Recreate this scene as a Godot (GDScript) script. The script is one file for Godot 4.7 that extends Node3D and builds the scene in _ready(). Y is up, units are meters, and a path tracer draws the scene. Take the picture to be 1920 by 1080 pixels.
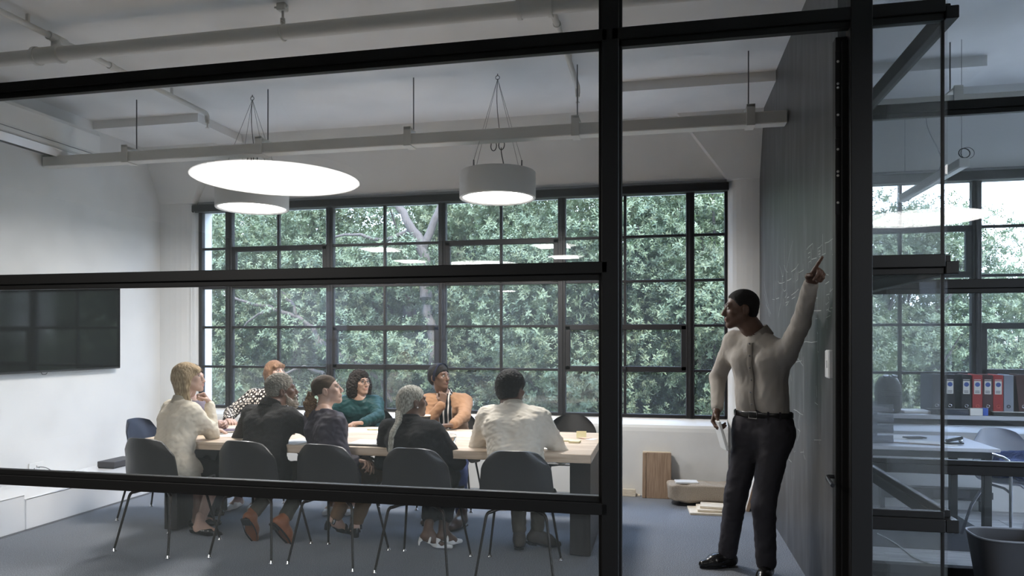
extends Node3D
# A glass-walled meeting room seen from the space in front of it.

const EYE := 1.5          # camera height
const CEIL := 3.63
const GLASS_D := 3.4      # glass partition
const OFFICE_D := 4.855   # glass front of the office next door
const WALL_D := 6.9       # inner face of the window wall
const WIN_D := 7.05       # window plane
const LEFT_X := -5.45
const BOARD_X := 0.89
const LAMP_GLOW := 6.0
const DISC_GLOW := 11.0
const SKY_ENERGY := 10.0
const LAMP_LIGHT := 5.2
const DISC_LIGHT := 2.0
const SUN := 2.2
const CHALK := [
	[4.721, 2.058, 4.66, 2.066, 4.544, 2.072],
	[4.587, 2.047, 4.587, 1.957],
	[4.538, 2.068, 4.538, 2.035],
	[4.675, 2.028, 4.616, 2.028],
	[4.675, 2.0, 4.631, 2.003],
	[4.666, 1.972, 4.587, 1.972],
	[4.666, 1.966, 4.666, 1.935],
	[4.572, 1.98, 4.433, 1.973],
	[4.406, 2.025, 4.34, 2.025, 4.289, 2.033],
	[4.401, 2.024, 4.401, 1.975],
	[4.359, 2.013, 4.366, 1.974],
	[4.333, 2.004, 4.34, 1.968],
	[4.38, 2.004, 4.333, 2.004],
	[4.38, 1.987, 4.333, 1.987],
	[4.366, 1.971, 4.328, 1.97],
	[4.272, 2.086, 4.272, 1.98],
	[4.289, 1.974, 4.203, 1.972],
	[4.215, 2.031, 4.132, 2.026, 4.008, 2.032],
	[4.203, 2.03, 4.203, 1.975],
	[4.063, 2.03, 4.059, 1.976],
	[4.019, 1.997, 3.975, 1.997],
	[4.008, 2.001, 4.014, 1.971],
	[4.041, 1.948, 4.008, 1.926, 3.965, 1.944],
	[4.008, 1.918, 3.986, 1.941],
	[5.539, 2.239, 5.539, 2.027],
	[5.198, 2.178, 5.353, 2.086, 5.454, 1.997],
	[5.56, 2.044, 5.475, 1.992, 5.401, 1.978],
	[5.539, 2.02, 5.613, 1.968, 5.648, 1.897, 5.626, 1.836],
	[5.454, 1.983, 5.442, 1.91, 5.475, 1.855, 5.56, 1.85, 5.604, 1.871],
	[5.762, 2.061, 5.626, 1.969],
	[5.648, 1.967, 5.595, 1.966],
	[5.255, 1.968, 5.087, 1.976, 4.992, 1.996],
	[4.982, 1.936, 4.822, 1.939],
	[4.841, 1.977, 4.841, 1.895],
	[4.999, 1.948, 5.016, 1.897, 5.069, 1.888],
	[5.198, 1.946, 5.179, 1.886],
	[5.142, 1.944, 5.123, 1.879],
	[5.087, 1.946, 5.087, 1.896],
	[5.044, 1.945, 5.044, 1.906],
	[5.843, 1.949, 5.786, 1.929, 5.671, 1.919, 5.539, 1.918],
	[5.434, 1.92, 5.353, 1.917, 5.266, 1.921],
	[5.95, 1.958, 5.95, 1.824],
	[6.124, 1.822, 6.005, 1.813],
	[5.93, 1.815, 5.786, 1.815],
	[5.517, 1.8, 5.467, 1.811, 5.425, 1.83],
	[5.582, 1.796, 5.56, 1.744],
	[5.434, 1.795, 5.353, 1.798],
	[5.475, 1.74, 5.413, 1.751, 5.345, 1.769],
	[5.496, 1.763, 5.393, 1.765],
	[5.255, 1.804, 5.087, 1.816, 4.992, 1.829],
	[5.235, 1.777, 5.123, 1.784],
	[6.603, 2.001, 6.53, 1.917, 6.383, 1.806, 6.243, 1.7],
	[6.591, 1.895, 6.441, 1.792, 6.287, 1.685],
	[6.471, 1.794, 6.215, 1.708],
	[5.671, 1.853, 5.716, 1.781, 5.809, 1.678],
	[5.716, 1.766, 5.833, 1.664],
	[4.419, 1.848, 4.419, 1.652],
	[4.474, 1.741, 4.411, 1.737],
	[4.572, 1.668, 4.419, 1.663, 4.315, 1.66],
	[4.46, 1.618, 4.411, 1.618],
	[4.203, 1.804, 4.12, 1.81],
	[4.086, 1.77, 4.097, 1.752, 4.03, 1.766],
	[4.179, 1.741, 4.109, 1.742],
	[4.132, 1.727, 4.12, 1.711],
	[4.12, 1.67, 4.132, 1.652, 4.074, 1.645],
	[4.086, 1.664, 4.008, 1.664],
	[4.179, 1.657, 4.132, 1.66],
	[4.184, 1.616, 4.086, 1.626],
	[4.167, 1.605, 4.167, 1.556],
	[4.191, 1.698, 4.191, 1.687, 4.12, 1.7],
	[4.24, 1.872, 4.227, 1.826],
	[4.179, 1.855, 4.132, 1.846],
	[5.198, 1.526, 5.123, 1.524],
	[5.069, 1.542, 5.016, 1.548],
	[4.931, 1.599, 4.897, 1.489],
	[4.419, 1.536, 4.401, 1.53],
	[4.844, 1.476, 4.746, 1.482, 4.578, 1.477, 4.415, 1.484],
	[4.89, 1.552, 4.89, 1.355],
	[4.415, 1.547, 4.403, 1.426, 4.377, 1.378, 4.359, 0.894],
	[4.403, 1.426, 4.377, 1.422],
	[5.282, 1.338, 5.123, 1.34, 4.89, 1.356],
	[5.282, 1.527, 5.149, 1.524],
	[5.048, 1.544, 5.098, 1.535],
	[5.175, 1.403, 4.835, 1.325],
	[5.271, 1.479, 5.271, 1.44],
	[5.282, 1.333, 5.271, 1.304],
	[5.292, 1.245, 5.254, 1.203],
	[4.835, 1.383, 4.826, 1.029],
	[5.165, 1.014, 5.048, 1.016, 4.937, 1.009],
	[4.937, 1.009, 4.835, 1.011],
	[4.951, 0.998, 4.999, 0.943, 4.951, 0.894, 5.033, 0.819],
	[5.023, 0.898, 4.937, 0.893],
	[4.499, 0.898, 4.403, 0.911, 4.312, 0.923],
	[5.175, 0.737, 5.149, 0.722, 5.113, 0.737],
	[5.149, 0.712, 5.165, 0.534],
	[5.228, 0.642, 5.238, 0.52],
	[5.365, 0.639, 5.254, 0.638],
	[4.927, 0.757, 4.812, 0.777],
	[4.826, 0.79, 4.812, 0.757, 4.768, 0.738],
	[4.479, 1.122, 4.403, 1.116],
	[4.441, 1.222, 4.422, 1.159],
]
const LIMBS := [
	[Vector3(-3.52, 2.11, -10.35), Vector3(-3.56, 2.77, -10.35), Vector3(-3.77, 3.26, -10.35), Vector3(-4.08, 3.69, -10.35), Vector3(-4.25, 4.11, -10.35), 0.100],
	[Vector3(-3.58, 2.85, -10.35), Vector3(-3.39, 3.33, -10.35), Vector3(-3.22, 3.81, -10.35), Vector3(-3.09, 4.13, -10.35), 0.070],
	[Vector3(-5.28, 1.37, -10.35), Vector3(-5.42, 1.67, -10.35), Vector3(-5.75, 1.88, -10.35), Vector3(-6.17, 2.01, -10.35), Vector3(-6.69, 2.11, -10.35), Vector3(-6.98, 2.28, -10.35), 0.045],
	[Vector3(-5.65, 1.84, -10.35), Vector3(-5.84, 2.14, -10.35), Vector3(-6.07, 2.40, -10.35), Vector3(-6.31, 2.66, -10.35), 0.030],
	[Vector3(-6.17, 2.00, -10.35), Vector3(-6.50, 1.80, -10.35), Vector3(-6.74, 1.59, -10.35), 0.025],
	[Vector3(-3.77, 3.18, -10.35), Vector3(-4.21, 3.03, -10.35), Vector3(-4.74, 3.13, -10.35), Vector3(-5.28, 3.06, -10.35), 0.040],
	[Vector3(-3.35, 0.81, -10.35), Vector3(-3.41, 1.46, -10.35), Vector3(-3.52, 2.11, -10.35), 0.130],
	[Vector3(-5.28, 1.46, -10.35), Vector3(-4.92, 1.21, -10.35), Vector3(-4.38, 0.96, -10.35), Vector3(-4.03, 0.47, -10.35), 0.050],
	[Vector3(-5.19, 0.95, -10.35), Vector3(-5.56, 1.03, -10.35), Vector3(-5.93, 0.94, -10.35), Vector3(-6.21, 0.69, -10.35), 0.030],
]

# ---------------------------------------------------------------- helpers
var M := {}
var taken := {}
var rng := RandomNumberGenerator.new()

func W(x: float, y: float, d: float) -> Vector3:   # room axes: x along the window wall, y up, d into the room
	return Vector3(x, y, -d)

class MB:
	var v := PackedVector3Array()
	var n := PackedVector3Array()
	var c := PackedColorArray()
	var idx := PackedInt32Array()
	var xf := Transform3D.IDENTITY
	var col := Color(1, 1, 1)
	func tri(a: Vector3, b: Vector3, d: Vector3) -> void:   # counter-clockwise seen from outside
		a = xf * a
		b = xf * b
		d = xf * d
		var nn := (b - a).cross(d - a).normalized()
		var k := v.size()
		v.append(a); v.append(b); v.append(d)
		for i in 3:
			n.append(nn)
			c.append(col)
		idx.append(k); idx.append(k + 2); idx.append(k + 1)
	func quad(a: Vector3, b: Vector3, d: Vector3, e: Vector3) -> void:
		a = xf * a
		b = xf * b
		d = xf * d
		e = xf * e
		var nn := (d - a).cross(e - b).normalized()
		var k := v.size()
		v.append(a); v.append(b); v.append(d); v.append(e)
		for i in 4:
			n.append(nn)
			c.append(col)
		for i in [0, 2, 1, 0, 3, 2]:
			idx.append(k + i)
	func grid(P: Array, nu: int, nv: int, closed_u := false, closed_v := false, flip := false) -> void:
		# P[j * nu + i], smooth normals
		var k := v.size()
		var nn := PackedVector3Array()
		nn.resize(nu * nv)
		var t := PackedInt32Array()
		for j in (nv if closed_v else nv - 1):
			for i in (nu if closed_u else nu - 1):
				var a := j * nu + i
				var b := j * nu + (i + 1) % nu
				var d := ((j + 1) % nv) * nu + (i + 1) % nu
				var e := ((j + 1) % nv) * nu + i
				if flip:
					var s := b
					b = e
					e = s
				for q in [[a, b, d], [a, d, e]]:
					var f: Vector3 = (P[q[1]] - P[q[0]]).cross(P[q[2]] - P[q[0]])
					nn[q[0]] += f
					nn[q[1]] += f
					nn[q[2]] += f
					t.append(q[0]); t.append(q[2]); t.append(q[1])
		for i in nu * nv:
			v.append(xf * P[i])
			n.append((xf.basis * nn[i]).normalized())
			c.append(col)
		for i in t:
			idx.append(k + i)
	func box(lo: Vector3, hi: Vector3, bev := 0.0) -> void:
		var a := Vector3(minf(lo.x, hi.x), minf(lo.y, hi.y), minf(lo.z, hi.z))
		var b := Vector3(maxf(lo.x, hi.x), maxf(lo.y, hi.y), maxf(lo.z, hi.z))
		var h := (b - a) * 0.5
		bev = minf(bev, minf(h.x, minf(h.y, h.z)) * 0.49)
		var m := (a + b) * 0.5
		var ax := [Vector3.RIGHT, Vector3.UP, Vector3.BACK]
		for k in 3:
			var u: Vector3 = ax[(k + 1) % 3]
			var w: Vector3 = ax[(k + 2) % 3]
			var hu := h.dot(u) - bev
			var hw := h.dot(w) - bev
			for s in [1.0, -1.0]:
				var o: Vector3 = m + ax[k] * h.dot(ax[k]) * s
				if s > 0:
					quad(o - u * hu - w * hw, o + u * hu - w * hw, o + u * hu + w * hw, o - u * hu + w * hw)
				else:
					quad(o - u * hu - w * hw, o - u * hu + w * hw, o + u * hu + w * hw, o + u * hu - w * hw)
		if bev <= 0.0:
			return
		for k in 3:   # edges along axis k
			var u: Vector3 = ax[(k + 1) % 3]
			var w: Vector3 = ax[(k + 2) % 3]
			var l: Vector3 = ax[k] * (h.dot(ax[k]) - bev)
			for su in [1.0, -1.0]:
				for sw in [1.0, -1.0]:
					var p1: Vector3 = m + u * h.dot(u) * su + w * (h.dot(w) - bev) * sw
					var p2: Vector3 = m + u * (h.dot(u) - bev) * su + w * h.dot(w) * sw
					if su * sw > 0:
						quad(p1 - l, p2 - l, p2 + l, p1 + l)
						if false: pass
					else:
						quad(p1 + l, p2 + l, p2 - l, p1 - l)
		for sx in [1.0, -1.0]:
			for sy in [1.0, -1.0]:
				for sz in [1.0, -1.0]:
					var s := Vector3(sx, sy, sz)
					var o := m + h * s
					var p := o - Vector3(0, bev * sy, bev * sz)
					var q := o - Vector3(bev * sx, 0, bev * sz)
					var r := o - Vector3(bev * sx, bev * sy, 0)
					if sx * sy * sz > 0:
						tri(p, q, r)
					else:
						tri(p, r, q)
	func ring(o: Vector3, x: Vector3, y: Vector3, rx: float, ry: float, sides: int) -> Array:
		var out := []
		for i in sides:
			var t := TAU * i / sides
			out.append(o + x * cos(t) * rx + y * sin(t) * ry)
		return out
	func tube(path: Array, radii, sides := 10, caps := true, closed := false) -> void:
		var np := path.size()
		var P := []
		var up := Vector3.UP
		var prev := Vector3.ZERO
		for j in np:
			var d: Vector3
			if closed:
				d = (path[(j + 1) % np] - path[(j + np - 1) % np]).normalized()
			else:
				d = (path[mini(j + 1, np - 1)] - path[maxi(j - 1, 0)]).normalized()
			if j == 0:
				up = Vector3.UP if absf(d.y) < 0.9 else Vector3.RIGHT
			else:
				up = prev
			var x := up.cross(d).normalized()
			var y := d.cross(x).normalized()
			prev = y
			var r: float = radii if radii is float else radii[j]
			P.append_array(ring(path[j], x, y, r, r, sides))
		grid(P, sides, np, true, closed)
		if caps and not closed:
			for e in [0, np - 1]:
				var cc: Vector3 = path[e]
				for i in sides:
					var a: Vector3 = P[e * sides + i]
					var b: Vector3 = P[e * sides + (i + 1) % sides]
					if e == 0:
						tri(cc, b, a)
					else:
						tri(cc, a, b)
	func lathe(prof: Array, sides := 24, o := Vector3.ZERO, smooth := true) -> void:   # prof: Vector2(radius, y), from bottom to top outside
		if smooth:
			var P := []
			for p in prof:
				for i in sides:
					var t := TAU * i / sides
					P.append(o + Vector3(cos(t) * p.x, p.y, sin(t) * p.x))
			grid(P, sides, prof.size(), true, false, true)
		else:
			for j in prof.size() - 1:
				var P := []
				for p in [prof[j], prof[j + 1]]:
					for i in sides:
						var t := TAU * i / sides
						P.append(o + Vector3(cos(t) * p.x, p.y, sin(t) * p.x))
				grid(P, sides, 2, true, false, true)
	func prism(poly: Array, a: Vector3, b: Vector3, x: Vector3, y: Vector3) -> void:
		# poly: Vector2 counter-clockwise in the plane (x, y); runs from a to b, (x, y, b - a) right-handed
		var np := poly.size()
		for i in np:
			var p: Vector2 = poly[i]
			var q: Vector2 = poly[(i + 1) % np]
			var p3 := x * p.x + y * p.y
			var q3 := x * q.x + y * q.y
			quad(a + p3, a + q3, b + q3, b + p3)
		var t := Geometry2D.triangulate_polygon(PackedVector2Array(poly))
		for i in range(0, t.size(), 3):
			var p: Vector2 = poly[t[i]]
			var q: Vector2 = poly[t[i + 1]]
			var r: Vector2 = poly[t[i + 2]]
			if (q - p).cross(r - p) < 0:
				var s := q
				q = r
				r = s
			tri(b + x * p.x + y * p.y, b + x * q.x + y * q.y, b + x * r.x + y * r.y)
			tri(a + x * p.x + y * p.y, a + x * r.x + y * r.y, a + x * q.x + y * q.y)
	func ball(o: Vector3, r: Vector3, su := 14, sv := 9) -> void:
		var P := []
		for j in sv:
			var f := -PI / 2 + PI * j / (sv - 1)
			for i in su:
				var t := TAU * i / su
				P.append(o + Vector3(cos(t) * cos(f) * r.x, sin(f) * r.y, sin(t) * cos(f) * r.z))
		grid(P, su, sv, true, false, true)
	func add(vv: PackedVector3Array, nn: PackedVector3Array, cc: PackedColorArray, ii: PackedInt32Array) -> void:
		var k := v.size()
		v.append_array(vv)
		n.append_array(nn)
		c.append_array(cc)
		for i in ii:
			idx.append(k + i)
	func mesh(colored := false) -> ArrayMesh:
		var arr := []
		arr.resize(Mesh.ARRAY_MAX)
		arr[Mesh.ARRAY_VERTEX] = v
		arr[Mesh.ARRAY_NORMAL] = n
		if colored:
			arr[Mesh.ARRAY_COLOR] = c
		arr[Mesh.ARRAY_INDEX] = idx
		var m := ArrayMesh.new()
		m.add_surface_from_arrays(Mesh.PRIMITIVE_TRIANGLES, arr)
		return m

func numbered(called: String) -> String:
	if not taken.has(called):
		taken[called] = 0
		return called
	taken[called] += 1
	return "%s_%03d" % [called, taken[called]]

func tag(o: Node3D, label := "", category := "", group := "", kind := "") -> Node3D:
	if label: o.set_meta("label", label)
	if category: o.set_meta("category", category)
	if group: o.set_meta("group", group)
	if kind: o.set_meta("kind", kind)
	return o

func thing(called: String, label: String, category: String, at := Vector3.ZERO, turn := 0.0, group := "") -> Node3D:
	var o := Node3D.new()
	o.name = numbered(called)
	add_child(o)
	o.position = at
	o.rotation.y = turn
	return tag(o, label, category, group)

func setting(called: String, label := "", at := Vector3.ZERO) -> Node3D:
	var o := Node3D.new()
	o.name = numbered(called)
	add_child(o)
	o.position = at
	o.set_meta("kind", "structure")
	if label: o.set_meta("label", label)
	return o

func part(mb, called: String, m: Material, parent: Node3D, label := "") -> MeshInstance3D:
	var o := MeshInstance3D.new()
	o.name = called if parent != self else numbered(called)
	o.mesh = mb.mesh(m.get("vertex_color_use_as_albedo")) if mb is MB else mb
	o.material_override = m
	o.cast_shadow = GeometryInstance3D.SHADOW_CASTING_SETTING_ON
	parent.add_child(o, true)
	if label: o.set_meta("label", label)
	return o

func single(mb, called: String, m: Material, label: String, category: String, group := "", at := Vector3.ZERO, turn := 0.0) -> MeshInstance3D:
	var o := part(mb, called, m, self)
	o.position = at
	o.rotation.y = turn
	tag(o, label, category, group)
	return o

func boxed(lo: Vector3, hi: Vector3, bev := 0.0) -> MB:
	var b := MB.new()
	b.box(lo, hi, bev)
	return b

func bez(a: Vector3, b: Vector3, c: Vector3, d: Vector3, k := 8) -> Array:
	var out := []
	for i in k + 1:
		out.append(a.bezier_interpolate(b, c, d, float(i) / k))
	return out

# ---------------------------------------------------------------- materials
func noise_tex(freq: float, seed_: int, stops: Array, size := 512, oct := 4, kind := FastNoiseLite.TYPE_SIMPLEX_SMOOTH) -> NoiseTexture2D:
	var f := FastNoiseLite.new()
	f.noise_type = kind
	f.frequency = freq
	f.seed = seed_
	f.fractal_octaves = oct
	var t := NoiseTexture2D.new()
	t.width = size
	t.height = size
	t.seamless = true
	t.noise = f
	if stops.size():
		var g := Gradient.new()
		var off := PackedFloat32Array()
		var cs := PackedColorArray()
		for s in stops:
			off.append(s[0])
			cs.append(s[1])
		g.offsets = off
		g.colors = cs
		t.color_ramp = g
	return t

func mat(called: String, c: Color, rough := 0.6, metal := 0.0, spec := 0.5) -> StandardMaterial3D:
	var m := StandardMaterial3D.new()
	m.resource_name = called
	m.albedo_color = c
	m.roughness = rough
	m.metallic = metal
	m.metallic_specular = spec
	M[called] = m
	return m

func tri_tex(m: StandardMaterial3D, tex: Texture2D, scale: Vector3, world := false) -> StandardMaterial3D:
	m.albedo_texture = tex
	m.uv1_triplanar = true
	m.uv1_world_triplanar = world
	m.uv1_scale = scale
	return m

func bump(m: StandardMaterial3D, tex: Texture2D, cm: float, scale := Vector3.ZERO) -> StandardMaterial3D:
	m.heightmap_enabled = true
	m.heightmap_texture = tex
	m.heightmap_scale = cm
	m.uv1_triplanar = true
	if scale != Vector3.ZERO:
		m.uv1_scale = scale
	return m

func grey(a: float) -> Color:
	return Color(a, a, a)

func rgb(r: float, g: float, b: float) -> Color:
	return Color(r / 255.0, g / 255.0, b / 255.0)

func make_materials() -> void:
	var bumpy := noise_tex(0.02, 3, [], 512, 5)
	var fine := noise_tex(0.12, 5, [], 512, 3)
	M["bumpy"] = bumpy
	M["fine"] = fine
	var m := mat("white_paint", rgb(226, 226, 224), 0.75, 0, 0.35)
	tri_tex(m, noise_tex(0.01, 11, [[0.0, grey(0.955)], [0.5, grey(0.985)], [1.0, Color(1, 1, 1)]], 512, 5), Vector3(0.35, 0.35, 0.35), true)
	bump(m, bumpy, 0.08)
	m = mat("ceiling_paint", rgb(236, 235, 233), 0.8, 0, 0.3)
	tri_tex(m, noise_tex(0.006, 12, [[0.0, grey(0.93)], [0.5, grey(0.975)], [1.0, Color(1, 1, 1)]], 512, 5), Vector3(0.3, 0.3, 0.3), true)
	bump(m, bumpy, 0.1)
	m = mat("pipe_paint", rgb(205, 202, 196), 0.5)
	m = mat("black_steel", rgb(25, 24, 23), 0.5, 0.0, 0.38)
	bump(m, fine, 0.004, Vector3(6, 6, 6))
	m = mat("window_steel", rgb(34, 33, 35), 0.5)
	m = mat("bolt_steel", rgb(200, 196, 188), 0.3, 0.8)
	m = mat("chrome", rgb(215, 215, 218), 0.12, 1.0)
	m = mat("wire", rgb(90, 90, 92), 0.35, 0.7)
	m = mat("glass", Color(0.9, 0.95, 0.94, 0.02), 0.0)
	m.transparency = BaseMaterial3D.TRANSPARENCY_ALPHA
	m = mat("window_glass", Color(0.75, 0.82, 0.9, 0.05), 0.0)
	m.transparency = BaseMaterial3D.TRANSPARENCY_ALPHA
	m = mat("clear_glass", Color(1, 1, 1, 0.02), 0.0)
	m.refraction_enabled = true
	m.refraction_scale = 0.05
	m.transparency = BaseMaterial3D.TRANSPARENCY_ALPHA
	m = mat("water", Color(1, 1, 1, 0.0), 0.0)
	m.refraction_enabled = true
	m.refraction_scale = 0.033
	m.transparency = BaseMaterial3D.TRANSPARENCY_ALPHA
	m = mat("carpet", Color(1, 1, 1), 0.95, 0, 0.2)
	tri_tex(m, noise_tex(0.16, 21, [[0.0, rgb(58, 62, 69)], [0.4, rgb(102, 107, 115)], [0.6, rgb(126, 131, 139)], [1.0, rgb(190, 195, 201)]], 1024, 4), Vector3(0.8, 0.8, 0.8), true)
	bump(m, noise_tex(0.3, 22, [], 1024, 2), 0.4)
	m.rim_enabled = true
	m.rim = 0.3
	m = mat("chalkboard", Color(1, 1, 1), 0.45, 0, 0.5)
	tri_tex(m, noise_tex(0.012, 31, [[0.0, rgb(60, 60, 61)], [0.45, rgb(70, 70, 71)], [0.7, rgb(79, 80, 81)], [1.0, rgb(94, 96, 98)]], 1024, 4), Vector3(0.55, 0.1, 0.55), true)
	m = mat("chalk", rgb(182, 183, 180), 0.95)
	m = mat("wood", Color(1, 1, 1), 0.36, 0, 0.5)
	tri_tex(m, noise_tex(0.02, 41, [[0.0, rgb(164, 142, 120)], [0.35, rgb(196, 175, 152)], [0.6, rgb(214, 195, 174)], [1.0, rgb(230, 215, 197)]], 1024, 6), Vector3(0.09, 1.2, 1.2))
	m = mat("ply", Color(1, 1, 1), 0.7)
	tri_tex(m, noise_tex(0.03, 42, [[0.0, rgb(128, 106, 88)], [0.5, rgb(150, 127, 106)], [1.0, rgb(170, 146, 124)]], 512, 5), Vector3(3.0, 0.25, 3.0))
	m = mat("pale_wood", Color(1, 1, 1), 0.7)
	tri_tex(m, noise_tex(0.04, 43, [[0.0, rgb(206, 192, 170)], [0.5, rgb(222, 210, 190)], [1.0, rgb(235, 226, 210)]], 512, 5), Vector3(0.6, 3, 3))
	m = mat("table_leg", rgb(58, 54, 50), 0.5)
	tri_tex(m, noise_tex(0.02, 44, [[0.0, grey(0.75)], [0.5, grey(0.95)], [1.0, Color(1, 1, 1)]], 512, 5), Vector3(1.5, 0.2, 1.5))
	m = mat("chair_shell", rgb(40, 38, 37), 0.42, 0, 0.5)
	m = mat("chair_blue", rgb(52, 60, 80), 0.4, 0, 0.5)
	m = mat("chair_leg", rgb(40, 34, 30), 0.35, 0.6)
	m = mat("console_white", rgb(236, 236, 236), 0.08, 0, 0.5)
	m = mat("tv_screen", rgb(14, 15, 17), 0.06, 0, 0.5)
	m = mat("black_plastic", rgb(28, 28, 30), 0.4)
	m = mat("grey_plastic", rgb(120, 122, 126), 0.45)
	m = mat("white_plastic", rgb(226, 226, 224), 0.35)
	m = mat("dark_box", rgb(52, 50, 54), 0.5)
	m = mat("paper", rgb(236, 233, 226), 0.85)
	m = mat("purple_cover", rgb(78, 62, 76), 0.6)
	m = mat("yellow_note", rgb(226, 218, 180), 0.85)
	m = mat("pink_note", rgb(224, 180, 160), 0.85)
	m = mat("stone", Color(1, 1, 1), 0.95)
	tri_tex(m, noise_tex(0.09, 51, [[0.0, rgb(80, 70, 62)], [0.4, rgb(146, 134, 120)], [0.6, rgb(182, 170, 154)], [1.0, rgb(226, 216, 202)]], 512, 4), Vector3(4.0, 4.0, 4.0))
	bump(m, noise_tex(0.08, 52, [], 512, 5), 0.12)
	m = mat("lamp_white", rgb(206, 205, 202), 0.5)
	m = mat("lamp_glow", Color(1, 1, 1), 0.5)
	m.emission_enabled = true
	m.emission = Color(1.0, 0.99, 0.975)
	m.emission_energy_multiplier = LAMP_GLOW
	m = mat("disc_lamp_glow", Color(1, 1, 1), 0.5)
	m.emission_enabled = true
	m.emission = Color(1.0, 0.99, 0.975)
	m.emission_energy_multiplier = DISC_GLOW
	m = mat("office_plank", Color(1, 1, 1), 0.45)
	tri_tex(m, noise_tex(0.02, 61, [[0.0, rgb(150, 148, 146)], [0.5, rgb(176, 174, 172)], [1.0, rgb(198, 196, 194)]], 512, 5), Vector3(0.2, 1, 1.6))
	m = mat("office_mat", rgb(66, 66, 68), 0.9)
	tri_tex(m, noise_tex(0.16, 62, [[0.0, grey(0.7)], [1.0, Color(1, 1, 1)]], 512, 4), Vector3(1.5, 1.5, 1.5))
	m = mat("brown_floor", rgb(120, 100, 84), 0.5)
	m = mat("hall_paint", rgb(66, 62, 58), 0.8)
	m = mat("neighbour_brick", rgb(84, 84, 90), 0.9)
	m = mat("hall_carpet", rgb(44, 41, 38), 0.95)

# ---------------------------------------------------------------- scene
func _ready() -> void:
	# camera
	var cam := Camera3D.new()
	cam.name = "camera"
	cam.projection = Camera3D.PROJECTION_FRUSTUM
	cam.near = 0.05
	cam.far = 400.0
	cam.size = 2.0 * 540.0 / 1330.0 * cam.near
	cam.frustum_offset = Vector2(0, 95.0 / 1330.0 * cam.near)
	cam.position = Vector3(0, EYE, 0)
	cam.rotation_degrees.y = 11.9
	cam.current = true
	add_child(cam)
	# sky: bright overcast day
	var env := Environment.new()
	env.background_mode = Environment.BG_SKY
	var sky := Sky.new()
	var sm := ProceduralSkyMaterial.new()
	sm.sky_top_color = Color(0.72, 0.83, 1.0)
	sm.sky_horizon_color = Color(0.86, 0.93, 1.0)
	sm.sky_curve = 0.3
	sm.ground_horizon_color = Color(0.42, 0.46, 0.42)
	sm.ground_bottom_color = Color(0.20, 0.23, 0.20)
	sm.energy_multiplier = SKY_ENERGY
	sky.sky_material = sm
	env.sky = sky
	env.tonemap_mode = Environment.TONE_MAPPER_LINEAR
	env.tonemap_exposure = 1.2
	env.sdfgi_enabled = true
	env.ssao_enabled = true
	env.ssil_enabled = true
	var we := WorldEnvironment.new()
	we.name = "world_environment"
	we.environment = env
	add_child(we)
	# thin sun through high cloud, from behind the building, falling on the trees
	var sun := DirectionalLight3D.new()
	sun.name = "sun"
	sun.light_color = Color(1.0, 0.97, 0.90)
	sun.light_energy = SUN
	sun.light_angular_distance = 8.0
	sun.shadow_enabled = true
	sun.sky_mode = DirectionalLight3D.SKY_MODE_LIGHT_ONLY
	add_child(sun)
	sun.look_at_from_position(W(9.0, 24.0, -12.0), W(0, 0, 6.0), Vector3.UP)
	rng.seed = 7
	make_materials()
	build_shell()
	build_partition()
	build_windows()
	build_ceiling_things()
	build_lamps()
	build_trees()
	build_wall_things()
	build_table()
	build_chairs()
	build_table_things()
	build_floor_things()
	build_office()
	build_people()

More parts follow.
